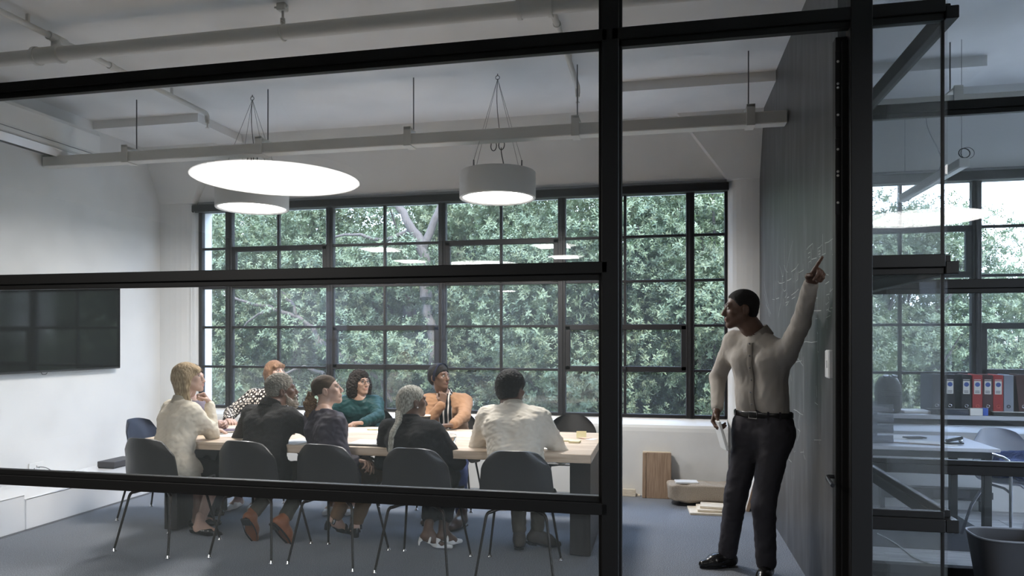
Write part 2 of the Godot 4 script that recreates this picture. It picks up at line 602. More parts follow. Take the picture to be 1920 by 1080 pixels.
func build_shell() -> void:
	var wp: Material = M.white_paint
	# floors
	var f := setting("floor", "blue-grey carpet floor")
	part(boxed(W(LEFT_X - 0.2, -0.12, 3.3), W(1.12, 0.0, 7.1)), "carpet", M.carpet, f)
	f = setting("floor_hall", "dark carpet of the space before the glass")
	part(boxed(W(-9.2, -0.12, -8.2), W(1.12, 0.0, 3.3)), "carpet", M.hall_carpet, f)
	f = setting("floor_office", "pale plank floor of the next office")
	part(boxed(W(1.12, -0.12, -8.2), W(6.2, -0.012, 7.1)), "subfloor", M.office_mat, f)
	var plank := boxed(Vector3(0, -0.012, 0.0), Vector3(1.2, 0.0, -0.186), 0.002).mesh()
	for r in 12:
		for k in 5:
			var o := MeshInstance3D.new()
			o.name = "plank"
			o.mesh = plank
			o.material_override = M.office_plank
			f.add_child(o, true)
			o.position = W(1.12 + k * 1.203 - 0.4 * float(r % 3), 0, 4.87 + r * 0.189)
			if o.position.x < 1.12:
				o.position.x = 1.12
				o.scale.x = (1.203 - 0.4 * float(r % 3)) / 1.203
	# left wall, chalkboard wall
	var w := setting("wall_left", "white painted wall with the television")
	part(boxed(W(LEFT_X - 0.2, 0, 3.3), W(LEFT_X, CEIL, 7.2)), "plaster", wp, w)
	w = setting("wall_right", "dark chalkboard wall covered with chalk sketches")
	part(boxed(W(BOARD_X, 0.0, 3.93), W(BOARD_X + 0.16, CEIL, 6.99)), "chalkboard_face", M.chalkboard, w)
	chalk_marks(w)
	# window wall: sill wall, pillars, head wall
	w = setting("wall_far", "white window wall with sloped sill and flared pillars")
	var runs := [[-5.05, 0.61], [1.386, 5.7]]
	for r in runs:
		var b := MB.new()
		var prof := [Vector2(6.9, 0), Vector2(7.25, 0), Vector2(7.25, 0.74), Vector2(7.05, 0.74), Vector2(6.945, 0.69), Vector2(6.92, 0.675), Vector2(6.906, 0.65), Vector2(6.9, 0.615)]
		b.prism(prof, W(r[1], 0, 0), W(r[0], 0, 0), Vector3(0, 0, -1), Vector3.UP)
		part(b, "sill_wall", wp, w)
		b = MB.new()
		b.prism([Vector2(7.02, 2.93), Vector2(7.25, 2.93), Vector2(7.25, CEIL), Vector2(6.66, CEIL), Vector2(6.70, 3.53), Vector2(6.78, 3.46), Vector2(7.0, 2.98)], W(r[1], 0, 0), W(r[0], 0, 0), Vector3(0, 0, -1), Vector3.UP)
		part(b, "head_wall", wp, w)
	# pillars with softly rounded reveals beside the windows
	var curve := []
	for i in 9:
		var t := PI / 2 * i / 8.0
		curve.append(Vector2(1.0 - cos(t), sin(t)))
	var pb := MB.new()
	var poly := [Vector2(LEFT_X - 0.2, -7.25), Vector2(-5.045, -7.25)]
	for c in curve:
		poly.append(Vector2(-5.045 - 0.34 * c.x, -7.05 + 0.15 * c.y))
	poly.append(Vector2(LEFT_X - 0.2, -6.9))
	pb.prism(poly, Vector3(0, CEIL, 0), Vector3(0, 0, 0), Vector3(1, 0, 0), Vector3(0, 0, 1))
	part(pb, "pillar", wp, w)
	pb = MB.new()
	poly = [Vector2(0.61, -7.25), Vector2(1.386, -7.25), Vector2(1.386, -6.9), Vector2(0.9, -6.9)]
	var cv := []
	for c in curve:
		cv.append(Vector2(0.61 + 0.27 * c.x, -7.05 + 0.15 * c.y))
	cv.reverse()
	poly.append_array(cv)
	pb.prism(poly, Vector3(0, CEIL, 0), Vector3(0, 0, 0), Vector3(1, 0, 0), Vector3(0, 0, 1))
	part(pb, "pillar", wp, w)
	part(boxed(W(5.7, 0, WALL_D), W(6.2, CEIL, 7.25), 0.02), "pillar", wp, w)
	for r in [[-6.2, -5.05], [0.61, 1.386]]:   # flared capitals and drop panels
		var b := MB.new()
		var lo := [W(r[0], 2.99, 6.895), W(r[1], 2.99, 6.895), W(r[1], 2.99, 7.2), W(r[0], 2.99, 7.2)]
		var e := 0.47
		var hi := [W(r[0] - e, 3.55, 6.62), W(r[1] + e, 3.55, 6.62), W(r[1] + e, 3.55, 7.2), W(r[0] - e, 3.55, 7.2)]
		for i in 4:
			b.quad(lo[i], lo[(i + 1) % 4], hi[(i + 1) % 4], hi[i])
		b.quad(hi[0], hi[1], hi[2], hi[3])
		b.quad(lo[3], lo[2], lo[1], lo[0])
		part(b, "capital", wp, w)
	part(boxed(W(-6.9, 3.55, 5.95), W(-4.29, CEIL + 0.01, 7.2)), "drop_panel", M.ceiling_paint, w)
	part(boxed(W(-0.415, 3.55, 5.95), W(2.395, CEIL + 0.01, 7.2)), "drop_panel", M.ceiling_paint, w)
	# ceiling over everything
	var c := setting("ceiling", "white painted concrete ceiling")
	part(boxed(W(-9.2, CEIL, -8.2), W(6.2, CEIL + 0.2, 7.25)), "slab", M.ceiling_paint, c)
	# the space in front of the room, where the camera stands
	w = setting("wall_front_side", "painted wall beside the glass partition")
	part(boxed(W(-9.2, 0, 3.3), W(LEFT_X - 0.2, CEIL, 3.5)), "plaster", M.hall_paint, w)
	w = setting("wall_hall_left", "white wall of the space in front")
	part(boxed(W(-9.2, 0, -8.2), W(-9.0, CEIL, 3.3)), "plaster", M.hall_paint, w)
	w = setting("wall_hall_right", "white end wall of the office")
	part(boxed(W(6.0, 0, -8.2), W(6.2, 0.3, 7.25)), "plaster", wp, w)
	part(boxed(W(6.0, 3.2, -8.2), W(6.2, CEIL, 7.25)), "plaster", wp, w)
	for q in [[-8.2, -3.0], [3.4, 5.3], [6.5, 7.25]]:
		part(boxed(W(6.0, 0.3, q[0]), W(6.2, 3.2, q[1])), "plaster", wp, w)
	for q in [[-3.0, 3.4], [5.3, 6.5]]:
		var win := setting("window_4", "steel side window", W(6.1, 0.3, q[0]))
		part(boxed(W(-0.004, 0, 0), W(0.004, 2.9, q[1] - q[0])), "pane", M.window_glass, win)
		for k in 5:
			var dd: float = (q[1] - q[0]) * k / 4.0
			part(boxed(W(-0.03, 0, dd - 0.02), W(0.03, 2.9, dd + 0.02)), "mullion", M.window_steel, win)
		for k in 4:
			part(boxed(W(-0.028, 2.9 * k / 3.0 - 0.02, 0), W(0.028, 2.9 * k / 3.0 + 0.02, q[1] - q[0])), "muntin", M.window_steel, win)
	w = setting("wall_hall_back", "back wall with tall windows")
	part(boxed(W(-9.2, 0, -8.2), W(6.2, 0.9, -8.0)), "plaster", M.hall_paint, w)
	part(boxed(W(-9.2, 2.6, -8.2), W(6.2, CEIL, -8.0)), "plaster", M.hall_paint, w)
	var xs := [-9.2, -8.4, -6.9, -5.2, -4.6, -2.9, -2.9, 2.0, 3.0, 4.8, 6.2]
	for i in range(0, xs.size() - 1, 2):
		part(boxed(W(xs[i], 0.9, -8.2), W(xs[i + 1], 2.6, -8.0)), "plaster", M.hall_paint, w)
	part(boxed(W(xs[10] - 0.01, 0.9, -8.2), W(xs[10], 2.6, -8.0)), "plaster", M.hall_paint, w)
	for i in range(1, xs.size() - 1, 2):
		var win := setting("window_3", "steel window behind", W(xs[i], 0.9, -8.1))
		var ww: float = xs[i + 1] - xs[i]
		part(boxed(Vector3(0, 0, -0.004), Vector3(ww, 1.7, 0.004)), "pane", M.window_glass, win)
		for k in 5:
			part(boxed(Vector3(ww * k / 4.0 - 0.02, 0, -0.03), Vector3(ww * k / 4.0 + 0.02, 1.7, 0.03)), "mullion", M.window_steel, win)
		for k in 4:
			part(boxed(Vector3(0, 1.7 * k / 3.0 - 0.02, -0.028), Vector3(ww, 1.7 * k / 3.0 + 0.02, 0.028)), "muntin", M.window_steel, win)

	var nb := thing("neighbour_building", "grey brick building across the street behind", "building")
	part(boxed(W(-24, -4, -22), W(18, 7.5, -16)), "facade", M.neighbour_brick, nb)
	for r in 3:
		for k in 10:
			part(boxed(W(-22 + k * 4.0, -2.6 + r * 3.3, -16.02), W(-20 + k * 4.0, -0.6 + r * 3.3, -15.96)), "window", M.window_steel, nb)

func chalk_marks(w: Node3D) -> void:
	# strokes of chalk on the board, as [d, y] points
	var b := MB.new()
	for s in CHALK:
		for i in range(0, s.size() - 2, 2):
			var p := Vector2(s[i], s[i + 1])
			var q := Vector2(s[i + 2], s[i + 3])
			if p.distance_to(q) < 0.001:
				continue
			var t := (q - p).normalized()
			var wd := 0.0013 + 0.0013 * rng.randf()
			var o := Vector2(-t.y, t.x) * wd
			var a := Vector2(p) - t * wd
			var e := Vector2(q) + t * wd
			var x := BOARD_X - 0.0012
			b.quad(W(x, a.y - o.y, a.x - o.x), W(x, a.y + o.y, a.x + o.x), W(x, e.y + o.y, e.x + o.x), W(x, e.y - o.y, e.x - o.x))
	var m := part(b, "chalk_strokes", M.chalk, w, "white chalk sketches on the dark board")
	m.set_meta("kind", "stuff")
	# small white switch box screwed to the board wall
	var sw := thing("wall_switch", "narrow white plastic switch box on the chalkboard wall", "switch", W(BOARD_X, 1.365, 4.04))
	part(boxed(Vector3(-0.03, -0.075, -0.042), Vector3(0, 0.075, 0.042), 0.006), "housing", M.white_plastic, sw)
	part(boxed(Vector3(-0.034, -0.02, -0.014), Vector3(-0.029, 0.02, 0.014), 0.002), "rocker", M.white_plastic, sw)

# rails run along x; the profile has a main bar and a narrower glazing bead
func rail(parent: Node3D, x0: float, x1: float, y: float, d: float, up := false) -> void:
	var s := 1.0 if up else -1.0
	var lo := y + (-0.012 if not up else -0.043)
	part(boxed(W(x0, y - 0.043 + (0.03 if not up else 0.0), d - 0.035), W(x1, y + 0.043 - (0.0 if not up else 0.03), d + 0.03), 0.003), "rail", M.black_steel, parent)
	part(boxed(W(x0, lo if false else y + s * 0.043, d - 0.02), W(x1, y + s * 0.013, d + 0.02), 0.003), "glazing_bead", M.black_steel, parent)

func pane(parent: Node3D, x0: float, x1: float, y0: float, y1: float, d: float) -> void:
	part(boxed(W(x0, y0, d - 0.005), W(x1, y1, d + 0.005)), "pane", M.glass, parent)

func build_partition() -> void:
	var D := GLASS_D
	var w := setting("wall_front", "black steel and glass partition with an open doorway")
	var hs := [0.05, 0.708, 1.822, 2.921]
	for x in [-5.40, -3.9, -0.237]:
		if x == -3.9:
			continue
		part(boxed(W(x - 0.041, 0, D - 0.035), W(x + 0.041, CEIL, D + 0.03), 0.004), "post", M.black_steel, w)
		part(boxed(W(x - 0.055, 0, D - 0.02), W(x + 0.055, CEIL, D + 0.02), 0.003), "glazing_bead", M.black_steel, w)
	part(boxed(W(0.815, 0, D - 0.04), W(0.905, CEIL, D + 0.045), 0.004), "post", M.black_steel, w)
	for i in 4:
		rail(w, -5.4, -0.25, hs[i], D, i == 1)
		rail(w, 0.88, 1.195, hs[i], D, i == 1)
	rail(w, -0.23, 0.83, hs[3], D)
	for i in 3:
		pane(w, -5.38, -0.25, hs[i] + 0.03, hs[i + 1] - 0.03, D)
		pane(w, 0.9, 1.192, hs[i] + 0.03, hs[i + 1] - 0.03, D)
	pane(w, -5.38, -0.25, hs[3] + 0.03, CEIL, D)
	pane(w, -0.23, 0.83, hs[3] + 0.03, CEIL, D)
	pane(w, 0.9, 1.192, hs[3] + 0.03, CEIL, D)
	part(boxed(W(1.188, 0, D - 0.008), W(1.2, CEIL, D + 0.008), 0.002), "corner_bead", M.black_steel, w)
	# door frame on the hinge side, with bolted plates and a lever
	var df := setting("door_1", "black steel door jamb with bolted plates and lever handle", W(0.79, 0, D + 0.06))
	part(boxed(Vector3(-0.022, 0.02, -0.03), Vector3(0.03, 2.86, 0.03), 0.003), "jamb", M.black_steel, df)
	part(boxed(Vector3(0.0, 0.02, -0.02), Vector3(0.034, 2.84, 0.045), 0.003), "jamb", M.black_steel, df)
	for k in 2:
		var y0 := 2.755 - k * 0.395
		var pl := part(boxed(Vector3(-0.024, y0 - 0.30, 0.028), Vector3(0.026, y0 + 0.04, 0.034), 0.002), "plate", M.black_steel, df)
		for p in [[-0.013, -0.008], [0.007, 0.0], [0.007, -0.098], [-0.013, -0.108], [-0.013, -0.126], [0.007, -0.136], [0.007, -0.238], [-0.013, -0.248]]:
			var b := MB.new()
			b.ball(Vector3(p[0], y0 + p[1], 0.035), Vector3(0.0062, 0.0062, 0.004), 10, 5)
			part(b, "bolt", M.bolt_steel, pl)
	var hb := MB.new()
	hb.tube([Vector3(-0.02, 0.872, 0.0), Vector3(-0.045, 0.872, 0.0), Vector3(-0.052, 0.870, 0.006), Vector3(-0.054, 0.862, 0.05), Vector3(-0.054, 0.855, 0.12)], 0.0095, 10)
	hb.ball(Vector3(-0.046, 0.861, -0.006), Vector3(0.011, 0.013, 0.011))
	part(hb, "lever_handle", M.black_plastic, df)
	# side return of the glass box and the office front
	w = setting("wall_office_side", "glass return between partition and office front")
	for i in 4:
		part(boxed(W(1.197, hs[i] - 0.043, D - 0.03), W(1.25, hs[i] + 0.012, OFFICE_D), 0.003), "rail", M.black_steel, w)
		part(boxed(W(1.205, hs[i] + 0.012, D + 0.02), W(1.235, hs[i] + 0.043, OFFICE_D), 0.003), "glazing_bead", M.black_steel, w)
		var top: float = hs[i + 1] - 0.03 if i < 3 else CEIL
		part(boxed(W(1.215, hs[i] + 0.03, D + 0.03), W(1.225, top, OFFICE_D)), "pane", M.glass, w)
	w = setting("wall_office_front", "black steel and glass front of the office")
	for i in 4:
		rail(w, 1.05, 6.0, hs[i], OFFICE_D, i == 1)
		var top: float = hs[i + 1] - 0.03 if i < 3 else CEIL
		pane(w, 1.05, 3.4, hs[i] + 0.03, top, OFFICE_D)
		pane(w, 3.4, 6.0, hs[i] + 0.03, top, OFFICE_D)
	part(boxed(W(3.36, 0, OFFICE_D - 0.035), W(3.44, CEIL, OFFICE_D + 0.03), 0.004), "post", M.black_steel, w)

func window(called: String, label: String, x0: float, x1: float, mull: Array, thin: Array, casements: Array, thin_off: Array) -> void:
	var o := setting(called, label)
	var ys := [2.93, 2.497, 2.062, 1.626, 1.19, 0.752]
	var ms: Material = M.window_steel
	# outer frame
	part(boxed(W(x0 - 0.02, 0.735, WIN_D - 0.03), W(x0 + 0.025, 2.96, WIN_D + 0.03), 0.004), "frame", ms, o)
	part(boxed(W(x1 - 0.02, 0.735, WIN_D - 0.03), W(x1 + 0.02, 2.96, WIN_D + 0.03), 0.004), "frame", ms, o)
	part(boxed(W(x0, 2.9, WIN_D - 0.03), W(x1, 2.96, WIN_D + 0.03), 0.004), "frame", ms, o)
	part(boxed(W(x0, 0.735, WIN_D - 0.03), W(x1, 0.765, WIN_D + 0.03), 0.004), "frame", ms, o)
	for x in mull:
		part(boxed(W(x - 0.04, 0.74, WIN_D - 0.035), W(x + 0.04, 2.95, WIN_D + 0.035), 0.006), "mullion", ms, o)
		part(boxed(W(x - 0.012, 0.74, WIN_D - 0.047), W(x + 0.012, 2.95, WIN_D - 0.03), 0.003), "cover_strip", ms, o)
	var bays := [x0] + mull + [x1]
	for bi in bays.size() - 1:
		var a: float = bays[bi]
		var e: float = bays[bi + 1]
		var cols := [a, e]
		for t in thin:
			if t > a + 0.1 and t < e - 0.1:
				cols = [a, t, e]
		for r in 5:
			var y1: float = ys[r]
			var y0: float = ys[r + 1]
			var inset := 0.0
			if casements.has([bi, r]):
				inset = 0.05
				var cs := Node3D.new()
				cs.name = "casement"
				o.add_child(cs, true)
				for q in [[a + 0.03, a + 0.085, y0 + 0.0, y1], [e - 0.085, e - 0.03, y0, y1], [a + 0.03, e - 0.03, y1 - 0.04, y1 + 0.015], [a + 0.03, e - 0.03, y0 - 0.015, y0 + 0.04]]:
					part(boxed(W(q[0], q[2], WIN_D - 0.03), W(q[1], q[3], WIN_D + 0.02), 0.004), "sash", ms, cs)
				var st := MB.new()
				st.box(W((a + e) / 2 - 0.012, y0 + 0.01, WIN_D - 0.055), W((a + e) / 2 + 0.012, y0 + 0.04, WIN_D - 0.025), 0.004)
				part(st, "catch", ms, cs)
			elif r > 0 and not casements.has([bi, r - 1]):
				part(boxed(W(a, y1 - 0.013, WIN_D - 0.022), W(e, y1 + 0.013, WIN_D + 0.022), 0.004), "muntin", ms, o)
			for ci in cols.size() - 1:
				if ci > 0:
					part(boxed(W(cols[ci] - 0.014, y0, WIN_D - 0.021), W(cols[ci] + 0.014, y1, WIN_D + 0.021), 0.004), "muntin", ms, o)
				part(boxed(W(cols[ci] + 0.01 + (inset if ci == 0 else 0.0), y0 + 0.006 + inset * 0.6, WIN_D - 0.002), W(cols[ci + 1] - 0.01 - (inset if ci == cols.size() - 2 else 0.0), y1 - 0.006 - inset * 0.6, WIN_D + 0.002)), "pane", M.window_glass, o)

func build_windows() -> void:
	window("window_1", "wide black steel grid window of the meeting room", -5.035, 0.607, [-4.68, -3.475, -2.22, -0.973, 0.27], [-4.085, -2.855, -1.597, -0.35], [[1, 1], [3, 1], [2, 3], [4, 3]], [])
	window("window_2", "black steel grid window of the office", 1.42, 5.7, [1.5, 2.743, 3.985, 5.2], [2.123, 3.36, 4.6], [[1, 1], [2, 3]], [])
	# roller blind rolled up in its black cassette
	for r in [[-5.08, 0.62, "black roller blind cassette above the meeting room window"], [1.4, 5.7, "black roller blind cassette above the office window"]]:
		var o := thing("roller_blind", r[2], "blind")
		part(boxed(W(r[0], 2.895, 6.93), W(r[1], 2.975, 6.99), 0.008), "cassette", M.black_plastic, o)
		var b := MB.new()
		b.tube([W(r[0] + 0.06, 2.985, 6.972), W(r[1] - 0.02, 2.985, 6.972)], 0.022, 12)
		part(b, "roll", M.grey_plastic, o)
		if r[0] < 0:
			var c := MB.new()
			c.tube([W(-5.072, 2.9, 6.93), W(-5.075, 1.6, 6.925), W(-5.07, 0.98, 6.925), W(-5.05, 0.95, 6.925), W(-5.032, 0.98, 6.925), W(-5.03, 1.6, 6.925), W(-5.04, 2.9, 6.93)], 0.0025, 6)
			part(c, "pull_cord", M.white_plastic, o)
		else:
			part(boxed(W(r[1] - 0.03, 2.88, 6.94), W(r[1], 3.0, 6.98)), "end_cap", M.black_plastic, o)

func build_ceiling_things() -> void:
	var pm: Material = M.pipe_paint
	# main sprinkler pipe along the room
	var o := thing("sprinkler_main", "thick white sprinkler main pipe running under the ceiling", "pipe")
	var b := MB.new()
	b.tube([W(-5.4, 3.452, 4.12), W(0.86, 3.452, 4.12)], 0.047, 20)
	part(b, "pipe", pm, o)
	for x in [-4.13, -0.73]:
		b = MB.new()
		b.tube([W(x - 0.09, 3.452, 4.12), W(x + 0.09, 3.452, 4.12)], 0.054, 18)
		b.tube([W(x - 0.105, 3.452, 4.12), W(x - 0.08, 3.452, 4.12)], 0.063, 18)
		b.tube([W(x + 0.08, 3.452, 4.12), W(x + 0.105, 3.452, 4.12)], 0.063, 18)
		part(b, "coupling", pm, o)
	for x in [-2.36, -5.1]:
		var hg := MB.new()
		var p := []
		for i in 11:
			var t := PI * 1.15 * i / 10.0 - PI * 1.07
			p.append(W(x, 3.452 + sin(t) * 0.052, 4.12 + cos(t) * 0.052))
		hg.tube(p, 0.006, 6)
		hg.tube([W(x, 3.5, 4.12), W(x, 3.6, 4.12)], 0.008, 8)
		for k in 3:
			hg.tube([W(x, 3.508 + k * 0.012, 4.12), W(x, 3.514 + k * 0.012, 4.12)], 0.016, 10)
		part(hg, "hanger", pm, o)
		hg = MB.new()
		hg.box(W(x - 0.03, 3.585, 4.09), W(x + 0.03, CEIL, 4.14), 0.004)
		hg.box(W(x - 0.05, 3.6, 4.1), W(x + 0.045, 3.612, 4.115), 0.002)
		part(hg, "ceiling_bracket", pm, o)
	# branches
	for q in [[-4.13, "thin white sprinkler branch pipe beside the air conditioner"], [-0.73, "thin white sprinkler branch pipe above the table end"]]:
		o = thing("sprinkler_branch", q[1], "pipe")
		var x: float = q[0] + 0.06
		b = MB.new()
		b.tube([W(x, 3.56, 3.46), W(x, 3.56, 5.74), W(x, 3.555, 5.765), W(x, 3.535, 5.78), W(x, 3.50, 5.782)], 0.021, 14)
		part(b, "pipe", pm, o)
		b = MB.new()
		b.tube([W(x, 3.56, 4.06), W(x, 3.56, 4.2)], 0.03, 14)
		b.tube([W(x, 3.575, 4.125), W(x, 3.48, 4.12)], 0.03, 14)
		part(b, "fitting", pm, o)
		for dd in [4.6, 5.0]:
			b = MB.new()
			b.tube([W(x, 3.56, dd), W(x, 3.56, dd + 0.04)], 0.027, 14)
			part(b, "fitting", pm, o)
		b = MB.new()
		b.tube([W(x, 3.50, 5.782), W(x, 3.475, 5.782)], 0.018, 10)
		b.tube([W(x, 3.475, 5.782), W(x, 3.43, 5.782)], 0.006, 8)
		b.tube([W(x, 3.432, 5.782), W(x, 3.428, 5.782)], 0.017, 12)
		part(b, "sprinkler_head", M.bolt_steel, o)
		for dd in [3.9, 5.3]:
			part(boxed(W(x - 0.012, 3.57, dd - 0.006), W(x + 0.012, CEIL, dd + 0.006)), "clip", pm, o)
	# cable trunking on threaded rods
	o = thing("cable_trunking", "long pale grey cable trunking hung on threaded rods below the ceiling", "trunking")
	part(boxed(W(LEFT_X + 0.01, 3.045, 5.36), W(BOARD_X - 0.01, 3.135, 5.47), 0.006), "trunk", pm, o)
	for x in [-4.58, -3.29, -1.98, -0.64, 0.63]:
		b = MB.new()
		b.tube([W(x, 3.14, 5.5), W(x, CEIL, 5.5)], 0.005, 6)
		part(b, "threaded_rod", M.wire, o)
		b = MB.new()
		b.box(W(x - 0.03, 3.035, 5.345), W(x + 0.03, 3.19, 5.357), 0.002)
		b.box(W(x - 0.03, 3.17, 5.345), W(x + 0.03, 3.182, 5.53), 0.002)
		b.box(W(x - 0.03, 3.13, 5.52), W(x + 0.03, 3.182, 5.53), 0.002)
		b.box(W(x - 0.03, 3.035, 5.345), W(x + 0.03, 3.043, 5.475), 0.002)
		part(b, "bracket", pm, o)
	# office trunking
	o = thing("cable_trunking", "pale grey cable trunking crossing the office ceiling", "trunking")
	part(boxed(W(1.06, 3.12, 5.5), W(5.95, 3.21, 5.61), 0.006), "trunk", pm, o)
	for x in [2.03, 3.3]:
		b = MB.new()
		b.tube([W(x, 3.2, 5.64), W(x, CEIL, 5.64)], 0.005, 6)
		part(b, "threaded_rod", M.wire, o)
		b = MB.new()
		b.box(W(x - 0.03, 3.11, 5.485), W(x + 0.03, 3.27, 5.497), 0.002)
		b.box(W(x - 0.03, 3.25, 5.485), W(x + 0.03, 3.262, 5.67), 0.002)
		part(b, "bracket", pm, o)
	# air conditioner high on the left wall
	o = thing("air_conditioner", "white split air conditioner mounted high on the wall above the television", "air conditioner")
	b = MB.new()
	b.prism([Vector2(-5.45, 3.155), Vector2(-5.30, 3.140), Vector2(-5.235, 3.205), Vector2(-5.215, 3.255), Vector2(-5.21, 3.415), Vector2(-5.23, 3.450), Vector2(-5.45, 3.455)], W(0, 0, 5.78), W(0, 0, 4.68), Vector3.RIGHT, Vector3.UP)
	part(b, "body", M.white_plastic, o)
	b = MB.new()
	b.prism([Vector2(-5.29, 3.133), Vector2(-5.236, 3.187), Vector2(-5.228, 3.181), Vector2(-5.282, 3.125)], W(0, 0, 5.6), W(0, 0, 4.76), Vector3.RIGHT, Vector3.UP)
	part(b, "louver", M.console_white, o)
	part(boxed(W(-5.36, 3.133, 4.76), W(-5.295, 3.145, 5.6)), "outlet_slot", M.black_plastic, o)
	part(boxed(W(-5.219, 3.230, 4.70), W(-5.212, 3.235, 5.76)), "seam", M.grey_plastic, o)

func area_light(o: Node3D, side: float, energy: float, c: Color, y: float) -> void:
	var lamp := AreaLight3D.new()
	lamp.name = "lamp_light"
	lamp.light_color = c
	lamp.light_energy = energy
	lamp.area_size = Vector2(side, side)
	lamp.area_normalize_energy = true
	lamp.area_range = 16.0
	lamp.area_attenuation = 2.0
	lamp.shadow_enabled = true
	o.add_child(lamp)
	lamp.position = Vector3(0, y, 0)
	lamp.rotation_degrees.x = -90

func drum(at: Vector3, label: String, group := "", energy := LAMP_LIGHT, r := 0.307, h := 0.21, top := CEIL) -> void:
	# at: centre of the lower rim
	var o := thing("pendant_lamp", label, "lamp", at, 0.0, group)
	var b := MB.new()
	b.lathe([Vector2(r - 0.028, 0.012), Vector2(r - 0.02, 0.0), Vector2(r - 0.004, 0.0), Vector2(r, 0.005)], 48)
	b.lathe([Vector2(r, 0.005), Vector2(r, h - 0.004), Vector2(r - 0.004, h)], 48)
	b.lathe([Vector2(r - 0.004, h), Vector2(0.0, h)], 48)
	part(b, "drum_shade", M.lamp_white, o)
	b = MB.new()
	b.lathe([Vector2(0.0, 0.012), Vector2(r - 0.026, 0.012)], 48, Vector3.ZERO)
	var dif := part(b, "diffuser", M.lamp_glow, o)
	dif.set_meta("label", "glowing white lamp diffuser")
	area_light(o, r * 1.25, energy, Color(1.0, 0.985, 0.965), -0.004)
	# suspension
	var eye := Vector3(0.0, top - at.y, 0.0)
	b = MB.new()
	var ringp := []
	for i in 12:
		var t := TAU * i / 12.0
		ringp.append(eye + Vector3(cos(t) * 0.016, -0.03 + sin(t) * 0.016, 0))
	b.tube(ringp, 0.003, 6, false, true)
	b.tube([eye, eye + Vector3(0, -0.014, 0)], 0.004, 6)
	part(b, "ceiling_eye", M.wire, o)
	for k in 4:
		var t := TAU * (k + 0.35) / 4.0
		var e := Vector3(cos(t) * r * 0.86, h, sin(t) * r * 0.86)
		b = MB.new()
		b.tube([eye + Vector3(0, -0.04, 0), e + Vector3(0, 0.05, 0)], 0.0016, 5)
		b.tube([e, e + Vector3(0, 0.055, 0)], 0.006, 8)
		part(b, "suspension_wire", M.wire, o)
	b = MB.new()
	var cord := bez(eye + Vector3(0.0, -0.04, 0), Vector3(-0.02, h + 0.5, 0.02), Vector3(0.03, h + 0.3, 0), Vector3(0.02, h + 0.28, 0.0), 8)
	b.tube(cord, 0.003, 6)
	for s in [-1.0, 1.0]:
		var lp := []
		for i in 12:
			var t := TAU * i / 12.0
			lp.append(Vector3(s * 0.035 + cos(t) * 0.026, h + 0.22 + sin(t) * 0.04, 0.01 * s + cos(t) * 0.01))
		b.tube(lp, 0.004, 6, false, true)
	b.tube(bez(Vector3(0.03, h + 0.2, 0), Vector3(0.03, h + 0.12, 0.02), Vector3(0.06, h + 0.08, 0), Vector3(0.05, h, 0.0), 6), 0.004, 6)
	var lp2 := []
	for i in 7:
		var t := PI * i / 6.0
		lp2.append(Vector3(0.08 + cos(t) * 0.05, h + sin(t) * 0.045, 0.05))
	b.tube(lp2, 0.004, 6)
	part(b, "power_cord", M.black_plastic, o)

func disc_lamp(at: Vector3, r: float, label: String) -> void:
	var o := thing("disc_lamp", label, "lamp", at, 0.0, "")
	var b := MB.new()
	b.lathe([Vector2(r - 0.03, 0.0), Vector2(r, 0.005), Vector2(r + 0.006, 0.05), Vector2(r - 0.02, 0.07), Vector2(0.0, 0.075)], 64)
	part(b, "shade", M.lamp_white, o)
	b = MB.new()
	b.lathe([Vector2(0.0, 0.003), Vector2(r - 0.028, 0.003)], 64)
	part(b, "diffuser", M.disc_lamp_glow, o)
	area_light(o, r * 1.3, DISC_LIGHT, Color(1.0, 0.985, 0.965), -0.004)
	for k in 3:
		var t := TAU * k / 3.0
		b = MB.new()
		b.tube([Vector3(cos(t) * r * 0.6, 0.07, sin(t) * r * 0.6), Vector3(0, CEIL - at.y, 0)], 0.0015, 5)
		part(b, "suspension_wire", M.wire, o)

